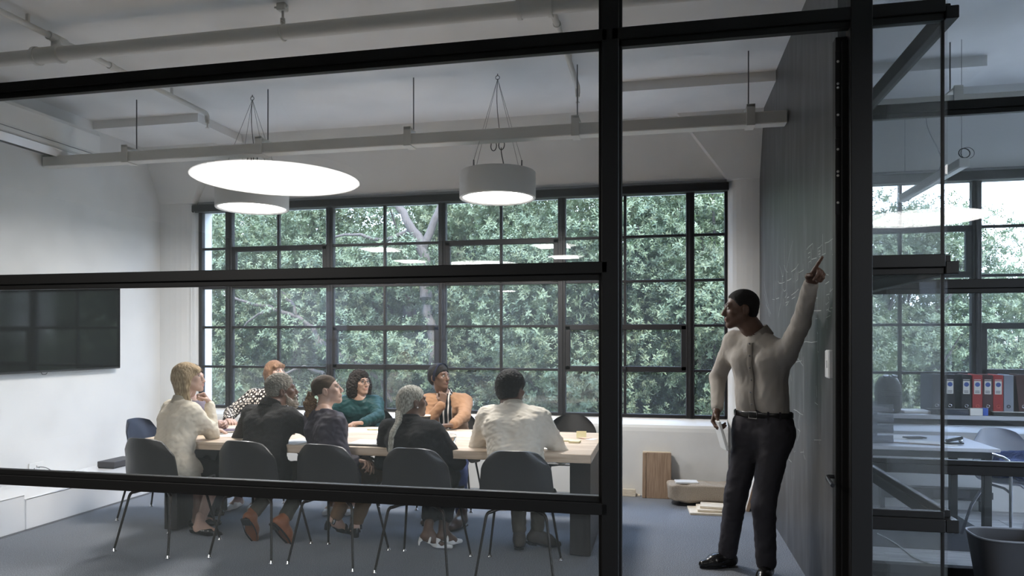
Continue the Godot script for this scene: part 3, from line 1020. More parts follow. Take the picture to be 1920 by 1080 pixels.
func build_lamps() -> void:
	drum(W(-1.29, 2.625, 5.56), "white drum pendant lamp hung over the tan blazer's end of the table")
	drum(W(-3.50, 2.633, 5.60), "white drum pendant lamp hung over the television end of the table")
	# the same lamps light the space in front of the glass
	disc_lamp(W(-3.32, 2.9, 1.1), 0.74, "large round disc lamp in the space before the glass")
	disc_lamp(W(2.95, 2.9, 0.6), 0.74, "large round disc lamp on the office side of the space before the glass")
	drum(W(-3.98, 2.75, -4.1), "white drum pendant lamp far back in the space before the glass", "drum lamps behind", 3.0)
	drum(W(-1.44, 2.75, -4.0), "white drum pendant lamp far back near the middle", "drum lamps behind", 3.0)
	# office light: long bar on wires, switched off
	var o := thing("bar_pendant", "long pale bar pendant lamp, switched off, in the office", "lamp")
	var b := MB.new()
	b.box(W(2.055, 2.715, 5.55), W(2.125, 2.775, 5.551 + 1.35), 0.004)
	part(b, "housing", M.lamp_white, o)
	part(boxed(W(2.065, 2.71, 5.56), W(2.115, 2.716, 6.89)), "diffuser", M.white_plastic, o)
	for d in [5.6, 6.8]:
		b = MB.new()
		b.tube([W(2.09, 2.775, d), W(2.09, CEIL, d)], 0.0018, 5)
		part(b, "suspension_wire", M.wire, o)
	for k in 2:
		b = MB.new()
		var lp := []
		for i in 16:
			var t := TAU * i / 16.0
			lp.append(W(2.10 + 0.02 * k + cos(t) * (0.036 + 0.008 * k), 2.815 + sin(t) * (0.036 + 0.006 * k), 5.58 + 0.01 * sin(t)))
		b.tube(lp, 0.004 - 0.002 * k, 6, false, true)
		part(b, "cable_coil", M.black_plastic, o)
	b = MB.new()
	b.tube(bez(W(1.85, 3.12, 5.56), W(1.86, 2.95, 5.7), W(2.2, 2.85, 5.9), W(2.08, 2.77, 6.2), 14), 0.004, 6)
	part(b, "power_cord", M.grey_plastic, o)

func branchlet_mesh(leaf_l: float, leaf_w: float, count: int, radius: float, seed_: int) -> ArrayMesh:
	# a leafy bough: sprigs scattered through a flattened ball
	var r := RandomNumberGenerator.new()
	r.seed = seed_
	var b := MB.new()
	for s in count:
		var e := Vector3(r.randfn(), r.randfn(), r.randfn()).normalized()
		var w := e * Vector3(1.1, 0.7, 1.0) * radius * pow(r.randf(), 0.35)
		var up := (e + Vector3(0, 0.5, 0) + Vector3(r.randfn(), r.randfn(), r.randfn()) * 0.5).normalized()
		var x := up.cross(Vector3(r.randfn(), r.randfn(), r.randfn())).normalized()
		var z := r.randf_range(0.75, 1.3)
		b.xf = Transform3D(Basis(x, up, x.cross(up)).scaled(Vector3(z, z, z)), w)
		b.col = Color(0.88, 0.92, 0.88).lerp(Color(1.2, 1.15, 1.1), r.randf())
		for k in 10:
			var o := Vector3(0, leaf_l * 1.5 * k / 10.0, 0)
			var a := 2.4 * k + r.randf_range(-0.4, 0.4)
			var el := r.randf_range(0.1, 0.9)
			var d := Vector3(cos(a) * cos(el), sin(el), sin(a) * cos(el))
			var t := d.cross(Vector3.UP).normalized()
			var nn := t.cross(d).normalized()
			var l := leaf_l * r.randf_range(0.75, 1.15)
			var h := leaf_w * r.randf_range(0.8, 1.15)
			var m := o + d * l * 0.5 - nn * l * 0.05
			var tip := o + d * l - nn * l * 0.22
			var e1 := m + t * h * 0.5 + nn * h * 0.18
			var e2 := m - t * h * 0.5 + nn * h * 0.18
			b.tri(o, m, e1)
			b.tri(m, tip, e1)
			b.tri(o, e2, m)
			b.tri(m, e2, tip)
	return b.mesh(true)

func tree(called: String, label: String, at: Vector3, crown: Vector3, size: Vector3, clumps: int, per: int, sprig: ArrayMesh, tones: Array, seed_: int, bark: Material, top_cut := 99.0, limbs := []) -> void:
	var r := RandomNumberGenerator.new()
	r.seed = seed_
	var o := thing(called, label, "tree", at, 0.0, "trees outside the windows")
	var b := MB.new()
	var top := crown - at
	var p := []
	var q := []
	for i in 9:
		var t := i / 8.0
		p.append(Vector3(top.x * t + sin(t * 5.0 + seed_) * 0.15, (top.y + size.y * 0.4) * t, top.z * t + cos(t * 4.0 + seed_) * 0.15))
		q.append(lerpf(0.26, 0.06, t))
	b.tube(p, q, 10)
	part(b, "trunk", bark, o)
	var xs: Array[Transform3D] = []
	var cs: Array[Color] = []
	for k in clumps:
		var d := Vector3(r.randfn(), r.randfn(), r.randfn()).normalized() * pow(r.randf(), 0.42)
		var c := top + d * size
		if c.y + at.y > top_cut:
			c.y = top_cut - at.y - r.randf() * 0.8
		if k % 3 == 0:   # a branch out to this clump
			var f: Vector3 = p[clampi(int(8.0 * clampf(c.y / maxf(top.y + size.y * 0.4, 0.1), 0.1, 1.0)) - 2, 1, 7)]
			b = MB.new()
			var mid := f.lerp(c, 0.5) + Vector3(r.randf_range(-0.3, 0.3), r.randf_range(-0.4, 0.1), r.randf_range(-0.2, 0.2))
			b.tube(bez(f, f.lerp(mid, 0.6), mid, c, 7), [0.07, 0.06, 0.05, 0.042, 0.034, 0.026, 0.02, 0.01], 6)
			part(b, "branch", bark, o)
		var cr := 0.05
		var tone: float = r.randf()
		for i in per:
			var e := Vector3(r.randfn(), r.randfn(), r.randfn()).normalized()
			var w := c + e * Vector3(1.2, 0.75, 1.0) * cr * pow(r.randf(), 0.4)
			var bs := Basis(Vector3.UP, r.randf() * TAU) * Basis(Vector3.RIGHT, r.randf_range(-0.5, 0.5))
			var s := r.randf_range(0.85, 1.2)
			xs.append(Transform3D(bs.scaled(Vector3(s, s, s)), w))
			var t := clampf(tone * 0.6 + r.randf() * 0.5, 0.0, 1.0) * (tones.size() - 1.001)
			cs.append(tones[int(t)].lerp(tones[int(t) + 1], t - int(t)) )
	for lm in limbs:   # big forked limbs on the near side of the crown
		b = MB.new()
		var lp := []
		var lr := []
		for i in lm.size() - 1:
			lp.append(lm[i] - at)
			lr.append(lerpf(lm[lm.size() - 1], lm[lm.size() - 1] * 0.35, float(i) / (lm.size() - 2)))
		var sp := []
		var sr := []
		for i in lp.size() - 1:
			for k in 5:
				var a: Vector3 = lp[maxi(i - 1, 0)]
				var e: Vector3 = lp[mini(i + 2, lp.size() - 1)]
				var h: Vector3 = lp[i]
				sp.append(h.cubic_interpolate(lp[i + 1], a, e, k / 5.0) + Vector3(r.randfn(), r.randfn(), r.randfn()) * 0.014)
				sr.append(lerpf(lr[i], lr[i + 1], k / 5.0))
		b.tube(sp, sr, 8)
		part(b, "limb", bark, o)
	var mm := MultiMesh.new()
	mm.transform_format = MultiMesh.TRANSFORM_3D
	mm.use_colors = true
	mm.mesh = sprig
	mm.instance_count = xs.size()
	for i in xs.size():
		mm.set_instance_transform(i, xs[i])
		mm.set_instance_color(i, cs[i])
	var mi := MultiMeshInstance3D.new()
	mi.name = "foliage"
	mi.multimesh = mm
	mi.material_override = M.leaf
	mi.set_meta("kind", "stuff")
	mi.set_meta("label", "dense leaves of the crown")
	o.add_child(mi)

func build_trees() -> void:
	var m := mat("leaf", Color(1, 1, 1), 0.55, 0, 0.35)
	m.vertex_color_use_as_albedo = true
	m.backlight_enabled = true
	m.backlight = Color(0.5, 0.55, 0.35)
	m = mat("bark", rgb(88, 82, 78), 0.9)
	bump(m, M.bumpy, 1.0, Vector3(3, 1, 3))
	m = mat("paving", rgb(196, 194, 188), 0.9)
	var g := setting("ground", "pale paved yard outside, well below the windows")
	part(boxed(W(-45, -4.2, 7.6), W(45, -4.0, 70)), "paving", M.paving, g)
	var s1 := branchlet_mesh(0.062, 0.027, 170, 0.62, 3)
	var s2 := branchlet_mesh(0.11, 0.048, 110, 0.85, 4)
	var leaf_tones := [Color(0.125, 0.165, 0.105), Color(0.15, 0.19, 0.12), Color(0.18, 0.21, 0.13)]
	tree("leafy_tree", "grey-green tree with bare forked limbs outside the television end of the window", W(-7.6, -4, 12.6), W(-7.2, 1.9, 11.9), Vector3(2.6, 3.0, 1.5), 100, 1, s1, leaf_tones, 11, M.bark)
	tree("leafy_tree", "spreading green tree outside the window, behind the redhead and the ponytail", W(-4.2, -4, 12.4), W(-4.3, 1.7, 11.6), Vector3(2.2, 3.2, 1.5), 120, 1, s1, leaf_tones, 12, M.bark, 99.0, LIMBS)
	tree("leafy_tree", "dense bright green tree outside the window, behind the tan blazer", W(-1.4, -4, 12.2), W(-1.5, 1.6, 11.2), Vector3(2.0, 3.3, 1.5), 130, 1, s1, leaf_tones, 13, M.bark)
	tree("leafy_tree", "pale green tree outside the window beside the chalkboard wall", W(1.1, -4, 12.6), W(0.9, 1.7, 11.4), Vector3(1.9, 3.3, 1.5), 130, 1, s1, leaf_tones, 14, M.bark)
	tree("leafy_tree", "pale round-topped tree outside the office window under open sky", W(4.4, -4, 15.4), W(4.0, 1.3, 14.6), Vector3(2.4, 3.2, 1.7), 140, 1, s1, leaf_tones, 15, M.bark, 3.9)
	tree("leafy_tree", "lower bright tree outside the office window behind the binders", W(7.4, -4, 16.5), W(6.8, 0.4, 15.8), Vector3(2.4, 3.2, 1.7), 120, 1, s1, leaf_tones, 16, M.bark, 3.2)
	tree("leafy_tree", "far leafy tree filling gaps behind the television-end tree", W(-11.5, -4, 18.5), W(-11.2, 1.6, 18), Vector3(4.6, 3.9, 1.8), 120, 1, s2, leaf_tones, 17, M.bark, 5.4)
	tree("leafy_tree", "far leafy tree filling gaps behind the middle of the window", W(-4.4, -4, 18.5), W(-4.2, 1.8, 18), Vector3(4.4, 4.6, 1.8), 130, 1, s2, leaf_tones, 18, M.bark)
	tree("leafy_tree", "far leafy tree filling gaps behind the chalkboard-end tree", W(1.6, -4, 18.5), W(1.6, 1.8, 18), Vector3(3.2, 4.6, 1.8), 120, 1, s2, leaf_tones, 19, M.bark)

func build_wall_things() -> void:
	# television
	var o := thing("television", "large black flat television mounted on the white wall", "television", W(LEFT_X, 1.2, 5.33))
	part(boxed(Vector3(0.035, 0, -0.90), Vector3(0.075, 0.83, 0.90), 0.006), "casing", M.black_plastic, o)
	part(boxed(Vector3(0.074, 0.018, -0.89), Vector3(0.078, 0.82, 0.89)), "screen", M.tv_screen, o, "dark glossy screen, switched off")
	part(boxed(Vector3(0.0, 0.25, -0.25), Vector3(0.036, 0.6, 0.25)), "wall_bracket", M.black_plastic, o)
	var b := MB.new()
	b.tube([Vector3(0.05, 0.0, 0.02), Vector3(0.055, -0.02, 0.01), Vector3(0.06, -0.02, -0.02), Vector3(0.062, -0.004, -0.035)], 0.003, 6)
	part(b, "cable_hook", M.black_plastic, o)
	# low white console
	o = thing("console", "long low glossy white console along the wall under the television", "cabinet")
	part(boxed(W(LEFT_X + 0.005, 0.0, 4.62), W(-4.855, 0.24, 6.85), 0.003), "body", M.console_white, o)
	part(boxed(W(LEFT_X + 0.005, 0.0, 3.6), W(-4.855, 0.275, 4.615), 0.003), "body", M.console_white, o)
	part(boxed(W(-4.862, 0.012, 4.63), W(-4.845, 0.252, 6.85), 0.003), "front_panel", M.console_white, o)
	part(boxed(W(-4.862, 0.012, 3.6), W(-4.845, 0.285, 4.615), 0.003), "front_panel", M.console_white, o)
	part(boxed(W(LEFT_X + 0.005, 0.24, 4.62), W(-4.845, 0.252, 6.85), 0.003), "top_panel", M.console_white, o)
	part(boxed(W(LEFT_X + 0.005, 0.275, 3.6), W(-4.845, 0.287, 4.615), 0.003), "top_panel", M.console_white, o)
	part(boxed(W(LEFT_X + 0.01, 0.0, 3.6), W(-4.838, 0.012, 6.85)), "plinth", M.grey_plastic, o)
	# black box
	o = thing("media_box", "flat dark box lying on the white console near the window", "box", W(-5.22, 0.252, 6.02))
	part(boxed(Vector3(-0.09, 0, -0.16), Vector3(0.09, 0.012, 0.16), 0.004), "base", M.black_plastic, o)
	part(boxed(Vector3(-0.095, 0.012, -0.165), Vector3(0.095, 0.066, 0.165), 0.005), "case", M.dark_box, o)
	# keyboard
	o = thing("keyboard", "slim white computer keyboard lying on the white console", "keyboard", W(-5.1, 0.252, 5.25))
	part(boxed(Vector3(-0.065, 0, -0.21), Vector3(0.065, 0.008, 0.21), 0.003), "tray", M.white_plastic, o)
	var key := boxed(Vector3(-0.0085, 0, -0.0085), Vector3(0.0085, 0.005, 0.0085), 0.001).mesh()
	for i in 6:
		for k in 20:
			var q := MeshInstance3D.new()
			q.name = "key"
			q.mesh = key
			q.material_override = M.console_white
			o.add_child(q, true)
			q.position = Vector3(-0.05 + i * 0.02, 0.008, -0.198 + k * 0.0208)
	# sockets on the wall
	for q in [[4.88, 0.33, 0.13, "white double wall socket with a dark plug above the console"], [5.06, 0.33, 0.15, "white double wall socket with round holes above the console"], [5.30, 0.355, 0.15, "white wall plate with one grey lead above the console"]]:
		o = thing("wall_socket", q[3], "socket", W(LEFT_X, q[1], q[0]))
		part(boxed(Vector3(0, -0.045, -q[2] / 2), Vector3(0.014, 0.045, q[2] / 2), 0.004), "plate", M.white_plastic, o)
		for k in 3:
			b = MB.new()
			b.ball(Vector3(0.0145, 0.012 - 0.018 * absf(k - 1), (k - 1) * 0.025), Vector3(0.002, 0.005, 0.005), 8, 5)
			part(b, "hole", M.black_plastic, o)
		if q[0] > 5.2:
			b = MB.new()
			b.tube(bez(Vector3(0.01, 0, 0), Vector3(0.1, 0.02, 0), Vector3(0.12, -0.02, -0.06), Vector3(0.14, -0.1, -0.08), 8), 0.004, 6)
			part(b, "lead", M.grey_plastic, o)
		elif q[0] < 5.0:
			part(boxed(Vector3(0.014, -0.02, -0.03), Vector3(0.06, 0.02, 0.03), 0.006), "plug", M.grey_plastic, o)

func build_table() -> void:
	var o := thing("meeting_table", "long pale wooden meeting table with dark slab legs", "table")
	part(boxed(W(-3.86, 0.682, 4.643), W(-0.451, 0.74, 5.74), 0.003), "tabletop", M.wood, o, "pale oak tabletop")
	part(boxed(W(-3.80, 0.012, 4.86), W(-3.69, 0.682, 5.52), 0.003), "leg", M.table_leg, o)
	part(boxed(W(-0.618, 0.012, 4.86), W(-0.476, 0.682, 5.52), 0.003), "leg", M.table_leg, o)
	part(boxed(W(-3.69, 0.6, 5.15), W(-0.618, 0.68, 5.2)), "cross_rail", M.table_leg, o)
	for x in [-3.745, -0.547]:
		for d in [4.9, 5.48]:
			var b := MB.new()
			b.tube([W(x, 0.0, d), W(x, 0.013, d)], 0.018, 10)
			part(b, "foot", M.chrome, o)

func chair_shell() -> MB:
	# one-piece shell: seat rising into a broad back, edges curled up and forward
	var nu := 15
	var nv := 26
	var mid := []
	for p in [[-0.235, 0.447], [-0.22, 0.462], [-0.15, 0.458], [-0.05, 0.446], [0.06, 0.44], [0.14, 0.452], [0.19, 0.50], [0.222, 0.58], [0.243, 0.67], [0.262, 0.75], [0.278, 0.815]]:
		mid.append(Vector2(p[0], p[1]))
	var half := [0.17, 0.205, 0.225, 0.238, 0.243, 0.242, 0.238, 0.232, 0.222, 0.205, 0.145]
	var top := []
	var bot := []
	for j in nv:
		var t := float(j) / (nv - 1) * 10.0
		var i0 := mini(int(t), 9)
		var fr := t - i0
		var a: Vector2 = mid[maxi(i0 - 1, 0)]
		var b: Vector2 = mid[i0]
		var c: Vector2 = mid[i0 + 1]
		var d: Vector2 = mid[mini(i0 + 2, 10)]
		var m := b.cubic_interpolate(c, a, d, fr)
		var m2 := b.cubic_interpolate(c, a, d, fr + 0.02)
		var tn := (m2 - m).normalized()
		var nr := Vector2(-tn.y, tn.x)   # towards the sitter
		var hw: float = lerpf(half[i0], half[i0 + 1], fr)
		var back := clampf((t - 4.5) / 3.0, 0.0, 1.0)
		for i in nu:
			var u := -1.0 + 2.0 * i / (nu - 1)
			var lift := pow(absf(u), 2.4) * lerpf(0.028, 0.075, back)
			var droop := pow(absf(u), 3.0) * (0.045 if t > 9.0 else 0.045 * clampf(t - 8.0, 0.0, 1.0))
			var q := Vector2(m.x + nr.x * lift, m.y + nr.y * lift - droop)
			top.append(Vector3(u * hw, q.y, q.x))
			var w := q - nr * 0.011
			bot.append(Vector3(u * hw, w.y, w.x))
	var s := MB.new()
	s.grid(top, nu, nv, false, false, false)
	s.grid(bot, nu, nv, false, false, true)
	var rim := []
	for i in nu: rim.append([i, 0])
	for j in range(1, nv): rim.append([nu - 1, j])
	for i in range(nu - 2, -1, -1): rim.append([i, nv - 1])
	for j in range(nv - 2, 0, -1): rim.append([0, j])
	for k in rim.size():
		var p: Array = rim[k]
		var q: Array = rim[(k + 1) % rim.size()]
		s.quad(bot[p[1] * nu + p[0]], bot[q[1] * nu + q[0]], top[q[1] * nu + q[0]], top[p[1] * nu + p[0]])
	return s

func make_chair(shell: Material, label: String, group: String) -> Node3D:
	var o := thing("shell_chair", label, "chair", Vector3.ZERO, 0.0, group)
	if not M.has("shell_mesh"):
		M["shell_mesh"] = chair_shell().mesh()
	part(M.shell_mesh, "shell", shell, o)
	for sx in [-1.0, 1.0]:
		for sz in [-1.0, 1.0]:
			var b := MB.new()
			var foot := Vector3(sx * 0.245, 0.012, 0.25 if sz > 0 else -0.235)
			var knee := Vector3(sx * 0.19, 0.385, 0.17 if sz > 0 else -0.15)
			var root := Vector3(sx * 0.05, 0.425, 0.07 if sz > 0 else -0.08)
			var path := [root, root.lerp(knee, 0.55) + Vector3(0, 0.014, 0)] + bez(root.lerp(knee, 0.8) + Vector3(0, 0.012, 0), knee + Vector3(0, 0.02, 0), knee, knee.lerp(foot, 0.15), 5) + [knee.lerp(foot, 0.5), foot]
			var rr := []
			for i in path.size():
				rr.append(lerpf(0.0125, 0.008, float(i) / (path.size() - 1)))
			b.tube(path, rr, 10)
			var lg := part(b, "leg", M.chair_leg, o)
			b = MB.new()
			b.lathe([Vector2(0.0, 0.0), Vector2(0.016, 0.0), Vector2(0.017, 0.005), Vector2(0.01, 0.01), Vector2(0.008, 0.022), Vector2(0.0, 0.022)], 12, Vector3(foot.x, 0, foot.z))
			part(b, "foot_glide", M.chrome, lg)
	part(boxed(Vector3(-0.07, 0.418, -0.1), Vector3(0.07, 0.434, 0.09), 0.004), "mount_plate", M.chair_leg, o)
	return o

func place_chair(src: Node3D, x: float, d: float, face: float, label: String, group := "") -> Node3D:
	# face: heading in degrees, 0 towards the window, 90 towards the chalkboard
	var c: Node3D = src.duplicate()
	c.name = numbered("shell_chair")
	add_child(c)
	c.position = W(x, 0, d)
	c.rotation.y = -deg_to_rad(face)
	tag(c, label, "chair", group if group else "black shell chairs round the table")
	return c

func build_chairs() -> void:
	var g := "black shell chairs round the table"
	var c := make_chair(M.chair_shell, "black shell chair under the blonde woman in the cream blazer", g)
	c.position = W(-3.50, 0, 4.53)
	c.rotation.y = -deg_to_rad(8)
	place_chair(c, -2.77, 4.56, 4, "black shell chair under the grey-haired man in the charcoal jacket")
	place_chair(c, -2.16, 4.53, 6, "black shell chair under the woman with the curly ponytail")
	place_chair(c, -1.54, 4.50, 2, "black shell chair under the woman with the silver braid")
	place_chair(c, -0.90, 4.52, -3, "black shell chair under the man in the white linen shirt")
	place_chair(c, -3.62, 6.12, 178, "black shell chair under the redhead in the dotted blouse")
	place_chair(c, -2.68, 6.14, 182, "black shell chair under the woman in the teal blouse")
	place_chair(c, -1.86, 6.14, 178, "black shell chair under the woman in the tan blazer")
	place_chair(c, -0.80, 6.10, 186, "empty black shell chair at the far side of the table")
	c = make_chair(M.chair_blue, "dark blue shell chair at the television end of the table", g)
	c.position = W(-4.18, 0, 5.33)
	c.rotation.y = -deg_to_rad(82)

func sheet(x: float, d: float, w: float, h: float, turn: float, mt: Material, y: float, called: String, label: String, category: String, thick := 0.002, group := "") -> MeshInstance3D:
	return single(boxed(Vector3(-w / 2, 0, -h / 2), Vector3(w / 2, thick, h / 2), 0.0006), called, mt, label, category, group, W(x, y, d), turn)

func build_table_things() -> void:
	var T := 0.7405
	# coffee cup
	var o := thing("coffee_cup", "tall dark takeaway coffee cup with a pale rim on the table", "cup", W(-1.92, T, 5.62))
	var b := MB.new()
	b.lathe([Vector2(0.0, 0.0), Vector2(0.030, 0.0), Vector2(0.033, 0.004), Vector2(0.043, 0.118)], 24)
	part(b, "body", M.black_plastic, o)
	b = MB.new()
	b.lathe([Vector2(0.043, 0.116), Vector2(0.0455, 0.118), Vector2(0.0455, 0.122), Vector2(0.042, 0.126), Vector2(0.036, 0.122), Vector2(0.0, 0.121)], 24)
	part(b, "lid", M.pale_wood, o)
	# water glass
	o = thing("water_glass", "clear tumbler of water on the table beside the braided woman", "glass", W(-1.49, T, 4.94))
	b = MB.new()
	b.lathe([Vector2(0.0, 0.0), Vector2(0.030, 0.0), Vector2(0.034, 0.006), Vector2(0.040, 0.05), Vector2(0.037, 0.092), Vector2(0.0352, 0.092), Vector2(0.0378, 0.05), Vector2(0.032, 0.014), Vector2(0.0, 0.013)], 28)
	part(b, "tumbler", M.glass, o)
	b = MB.new()
	b.lathe([Vector2(0.0, 0.0135), Vector2(0.0318, 0.0145), Vector2(0.0375, 0.05), Vector2(0.0366, 0.066), Vector2(0.0, 0.066)], 28)
	part(b, "water", M.water, o)
	# papers
	sheet(-2.52, 5.50, 0.62, 0.30, 0.06, M.paper, T, "paper_sheet", "large white sheet before the woman in the teal blouse", "paper")
	sheet(-2.33, 5.51, 0.10, 0.05, 0.1, M.yellow_note, T + 0.003, "note_pad", "small cream note pad on the large white sheet", "note pad", 0.012)
	sheet(-1.52, 5.42, 0.42, 0.29, -0.05, M.paper, T, "paper_sheet", "white sheet before the woman in the tan blazer", "paper")
	sheet(-1.50, 5.40, 0.30, 0.21, 0.14, M.paper, T + 0.003, "paper_sheet", "smaller white sheet lying on top before the tan blazer", "paper")
	sheet(-3.30, 5.02, 0.30, 0.21, 0.2, M.paper, T, "paper_sheet", "white sheet under the purple notebook", "paper")
	sheet(-2.62, 4.80, 0.21, 0.29, -0.3, M.paper, T, "paper_sheet", "white sheet beside the man in the charcoal jacket", "paper")
	sheet(-0.80, 4.88, 0.21, 0.15, 0.5, M.paper, T, "paper_sheet", "small white sheet by the elbow of the linen shirt", "paper")
	o = thing("notebook", "closed purple notebook on the table by clasped hands", "notebook", W(-3.46, T + 0.003, 5.16), 0.3)
	part(boxed(Vector3(-0.105, 0, -0.075), Vector3(0.105, 0.003, 0.075), 0.001), "cover", M.purple_cover, o)
	part(boxed(Vector3(-0.1, 0.003, -0.072), Vector3(0.102, 0.014, 0.072)), "pages", M.paper, o)
	part(boxed(Vector3(-0.105, 0.014, -0.075), Vector3(0.105, 0.017, 0.075), 0.001), "cover", M.purple_cover, o)
	o = thing("laptop", "closed silver-white laptop with dark edge at the table's front edge", "laptop", W(-2.02, T, 4.80), 0.02)
	part(boxed(Vector3(-0.16, 0, -0.11), Vector3(0.16, 0.008, 0.11), 0.003), "base", M.black_plastic, o)
	part(boxed(Vector3(-0.16, 0.0085, -0.11), Vector3(0.16, 0.016, 0.11), 0.003), "lid", M.white_plastic, o)
	# sticky notes
	var n := 0
	for q in [[-0.60, 5.42, 0.1, M.yellow_note, 0.0, "pale curled sticky note on the table corner"], [-0.57, 5.40, 0.9, M.pink_note, 0.004, "pinkish sticky note tucked under the curled one"], [-0.52, 5.36, -0.4, M.paper, 0.0, "white sticky note at the table's end"], [-0.68, 5.24, 0.2, M.yellow_note, 0.0, "small cream note pad lying flat near the linen shirt"], [-0.62, 5.17, -0.1, M.yellow_note, 0.0, "thick olive-edged note pad near the table corner"]]:
		n += 1
		if n == 1:
			b = MB.new()
			var P := []
			for j in 6:
				for i in 2:
					P.append(Vector3(-0.038 + 0.076 * i, 0.045 * pow(j / 5.0, 2.0), 0.038 - 0.076 * j / 5.0))
			b.grid(P, 2, 6, false, false, false)
			b.grid(P, 2, 6, false, false, true)
			single(b, "sticky_note", q[3], q[5], "sticky note", "", W(q[0], T + 0.003, q[1]), q[2])
		else:
			sheet(q[0], q[1], 0.076, 0.076, q[2], q[3], T + q[4], "sticky_note", q[5], "sticky note", 0.014 if n == 5 else (0.01 if n == 4 else 0.002))

func build_floor_things() -> void:
	# plywood board leaning on the wall
	var o := thing("plywood_offcut", "upright brown plywood offcuts leaning on the white wall", "board", W(-0.04, 0, 6.80))
	var b := MB.new()
	b.xf = Transform3D(Basis(Vector3.RIGHT, -0.10), Vector3.ZERO)
	b.box(Vector3(-0.10, 0.0, -0.012), Vector3(0.13, 0.425, 0.012), 0.002)
	part(b, "sheet", M.ply, o)
	b = MB.new()
	b.xf = Transform3D(Basis(Vector3.RIGHT, -0.09), Vector3(0, 0, -0.028))
	b.box(Vector3(-0.135, 0.0, -0.012), Vector3(0.125, 0.432, 0.012), 0.002)
	part(b, "sheet", M.pale_wood, o)
	b = MB.new()
	b.xf = Transform3D(Basis(Vector3.RIGHT, -0.10) * Basis(Vector3.BACK, -0.01), Vector3(0, 0, 0.0))
	b.box(Vector3(-0.138, 0.0, -0.01), Vector3(-0.106, 0.42, 0.012), 0.002)
	part(b, "strip", M.ply, o)
	# stack of thin strips at the wall's foot
	for k in 3:
		single(boxed(Vector3(-0.36 + 0.02 * k, 0, -0.022), Vector3(0.16 - 0.03 * k, 0.014, 0.022), 0.002), "timber_strip", M.pale_wood, ["pale timber strip at the bottom of the stack along the wall", "pale timber strip in the middle of the stack along the wall", "pale timber strip on top of the stack along the wall"][k], "timber", "", W(-0.36, 0.0145 * k, 6.868 - 0.004 * k))
	single(boxed(Vector3(-0.34, 0, -0.009), Vector3(0.12, 0.07, 0.009), 0.002), "timber_strip", M.pale_wood, "pale timber board standing on edge against the wall", "timber", "", W(-0.36, 0, 6.834))
	# granite block
	b = MB.new()
	var nz := FastNoiseLite.new()
	nz.seed = 4
	nz.frequency = 5.0
	var fz := FastNoiseLite.new()
	fz.seed = 9
	fz.frequency = 22.0
	var P := []
	for j in 25:
		var f := -PI / 2 + PI * j / 24.0
		for i in 56:
			var t := TAU * i / 56.0
			var e := Vector3(cos(t) * cos(f), sin(f), sin(t) * cos(f))
			var s := Vector3(signf(e.x) * pow(absf(e.x), 0.32), signf(e.y) * pow(absf(e.y), 0.22), signf(e.z) * pow(absf(e.z), 0.35))
			var p := Vector3(s.x * 0.325, 0.098 + s.y * 0.08, s.z * 0.13)
			p += e * (nz.get_noise_3dv(p) * 0.025 + fz.get_noise_3dv(p) * 0.007 * (0.3 if e.y > 0.8 else 1.0))
			P.append(p)
	b.grid(P, 56, 25, true, false, true)
	single(b, "granite_block", M.stone, "rough speckled granite block lying by the window wall", "stone", "", W(0.38, 0.02, 6.64), 0.05)
	# boards under and on the block
	var brd := [[0.44, 6.36, 0.0, 0.42, 0.26, 0.05, "large pale board at the bottom of the floor pile before the granite"], [0.47, 6.37, 0.021, 0.34, 0.22, 0.02, "middle pale board of the floor pile before the granite"], [0.45, 6.38, 0.042, 0.24, 0.17, -0.08, "small pale board on top of the floor pile before the granite"]]
	for q in brd:
		single(boxed(Vector3(-q[3] / 2, 0, -q[4] / 2), Vector3(q[3] / 2, 0.019, q[4] / 2), 0.002), "timber_board", M.pale_wood, q[6], "board", "", W(q[0], q[2], q[1]), q[5])
	single(boxed(Vector3(-0.10, 0, -0.06), Vector3(0.10, 0.016, 0.06), 0.002), "white_slab", M.white_plastic, "small white slab lying on top of the granite block", "slab", "", W(0.22, 0.198, 6.60), 0.1)
	# board leaning in the corner behind the standing man
	o = thing("leaning_board", "tall pale board leaning on the chalkboard wall behind the standing man", "board", W(0.73, 0, 6.55))
	b = MB.new()
	b.xf = Transform3D(Basis(Vector3.BACK, -0.25), Vector3.ZERO)
	b.box(Vector3(-0.012, 0.0, -0.16), Vector3(0.012, 0.46, 0.10), 0.002)
	part(b, "panel", M.white_plastic, o)
	b = MB.new()
	b.xf = Transform3D(Basis(Vector3.BACK, -0.25), Vector3.ZERO)
	b.box(Vector3(-0.014, 0.0, 0.10), Vector3(0.014, 0.46, 0.115), 0.002)
	part(b, "edge_strip", M.ply, o)

func text_label(parent: Node3D, txt: String, px: float, at: Vector3, m: Material) -> void:
	var t := TextMesh.new()
	var f := SystemFont.new()
	f.font_names = PackedStringArray(["Droid Sans"])
	t.font = f
	t.text = txt
	t.font_size = 16
	t.pixel_size = px
	t.depth = 0.0006
	var o := MeshInstance3D.new()
	o.name = "lettering"
	o.mesh = t
	o.material_override = m
	parent.add_child(o, true)
	o.position = at

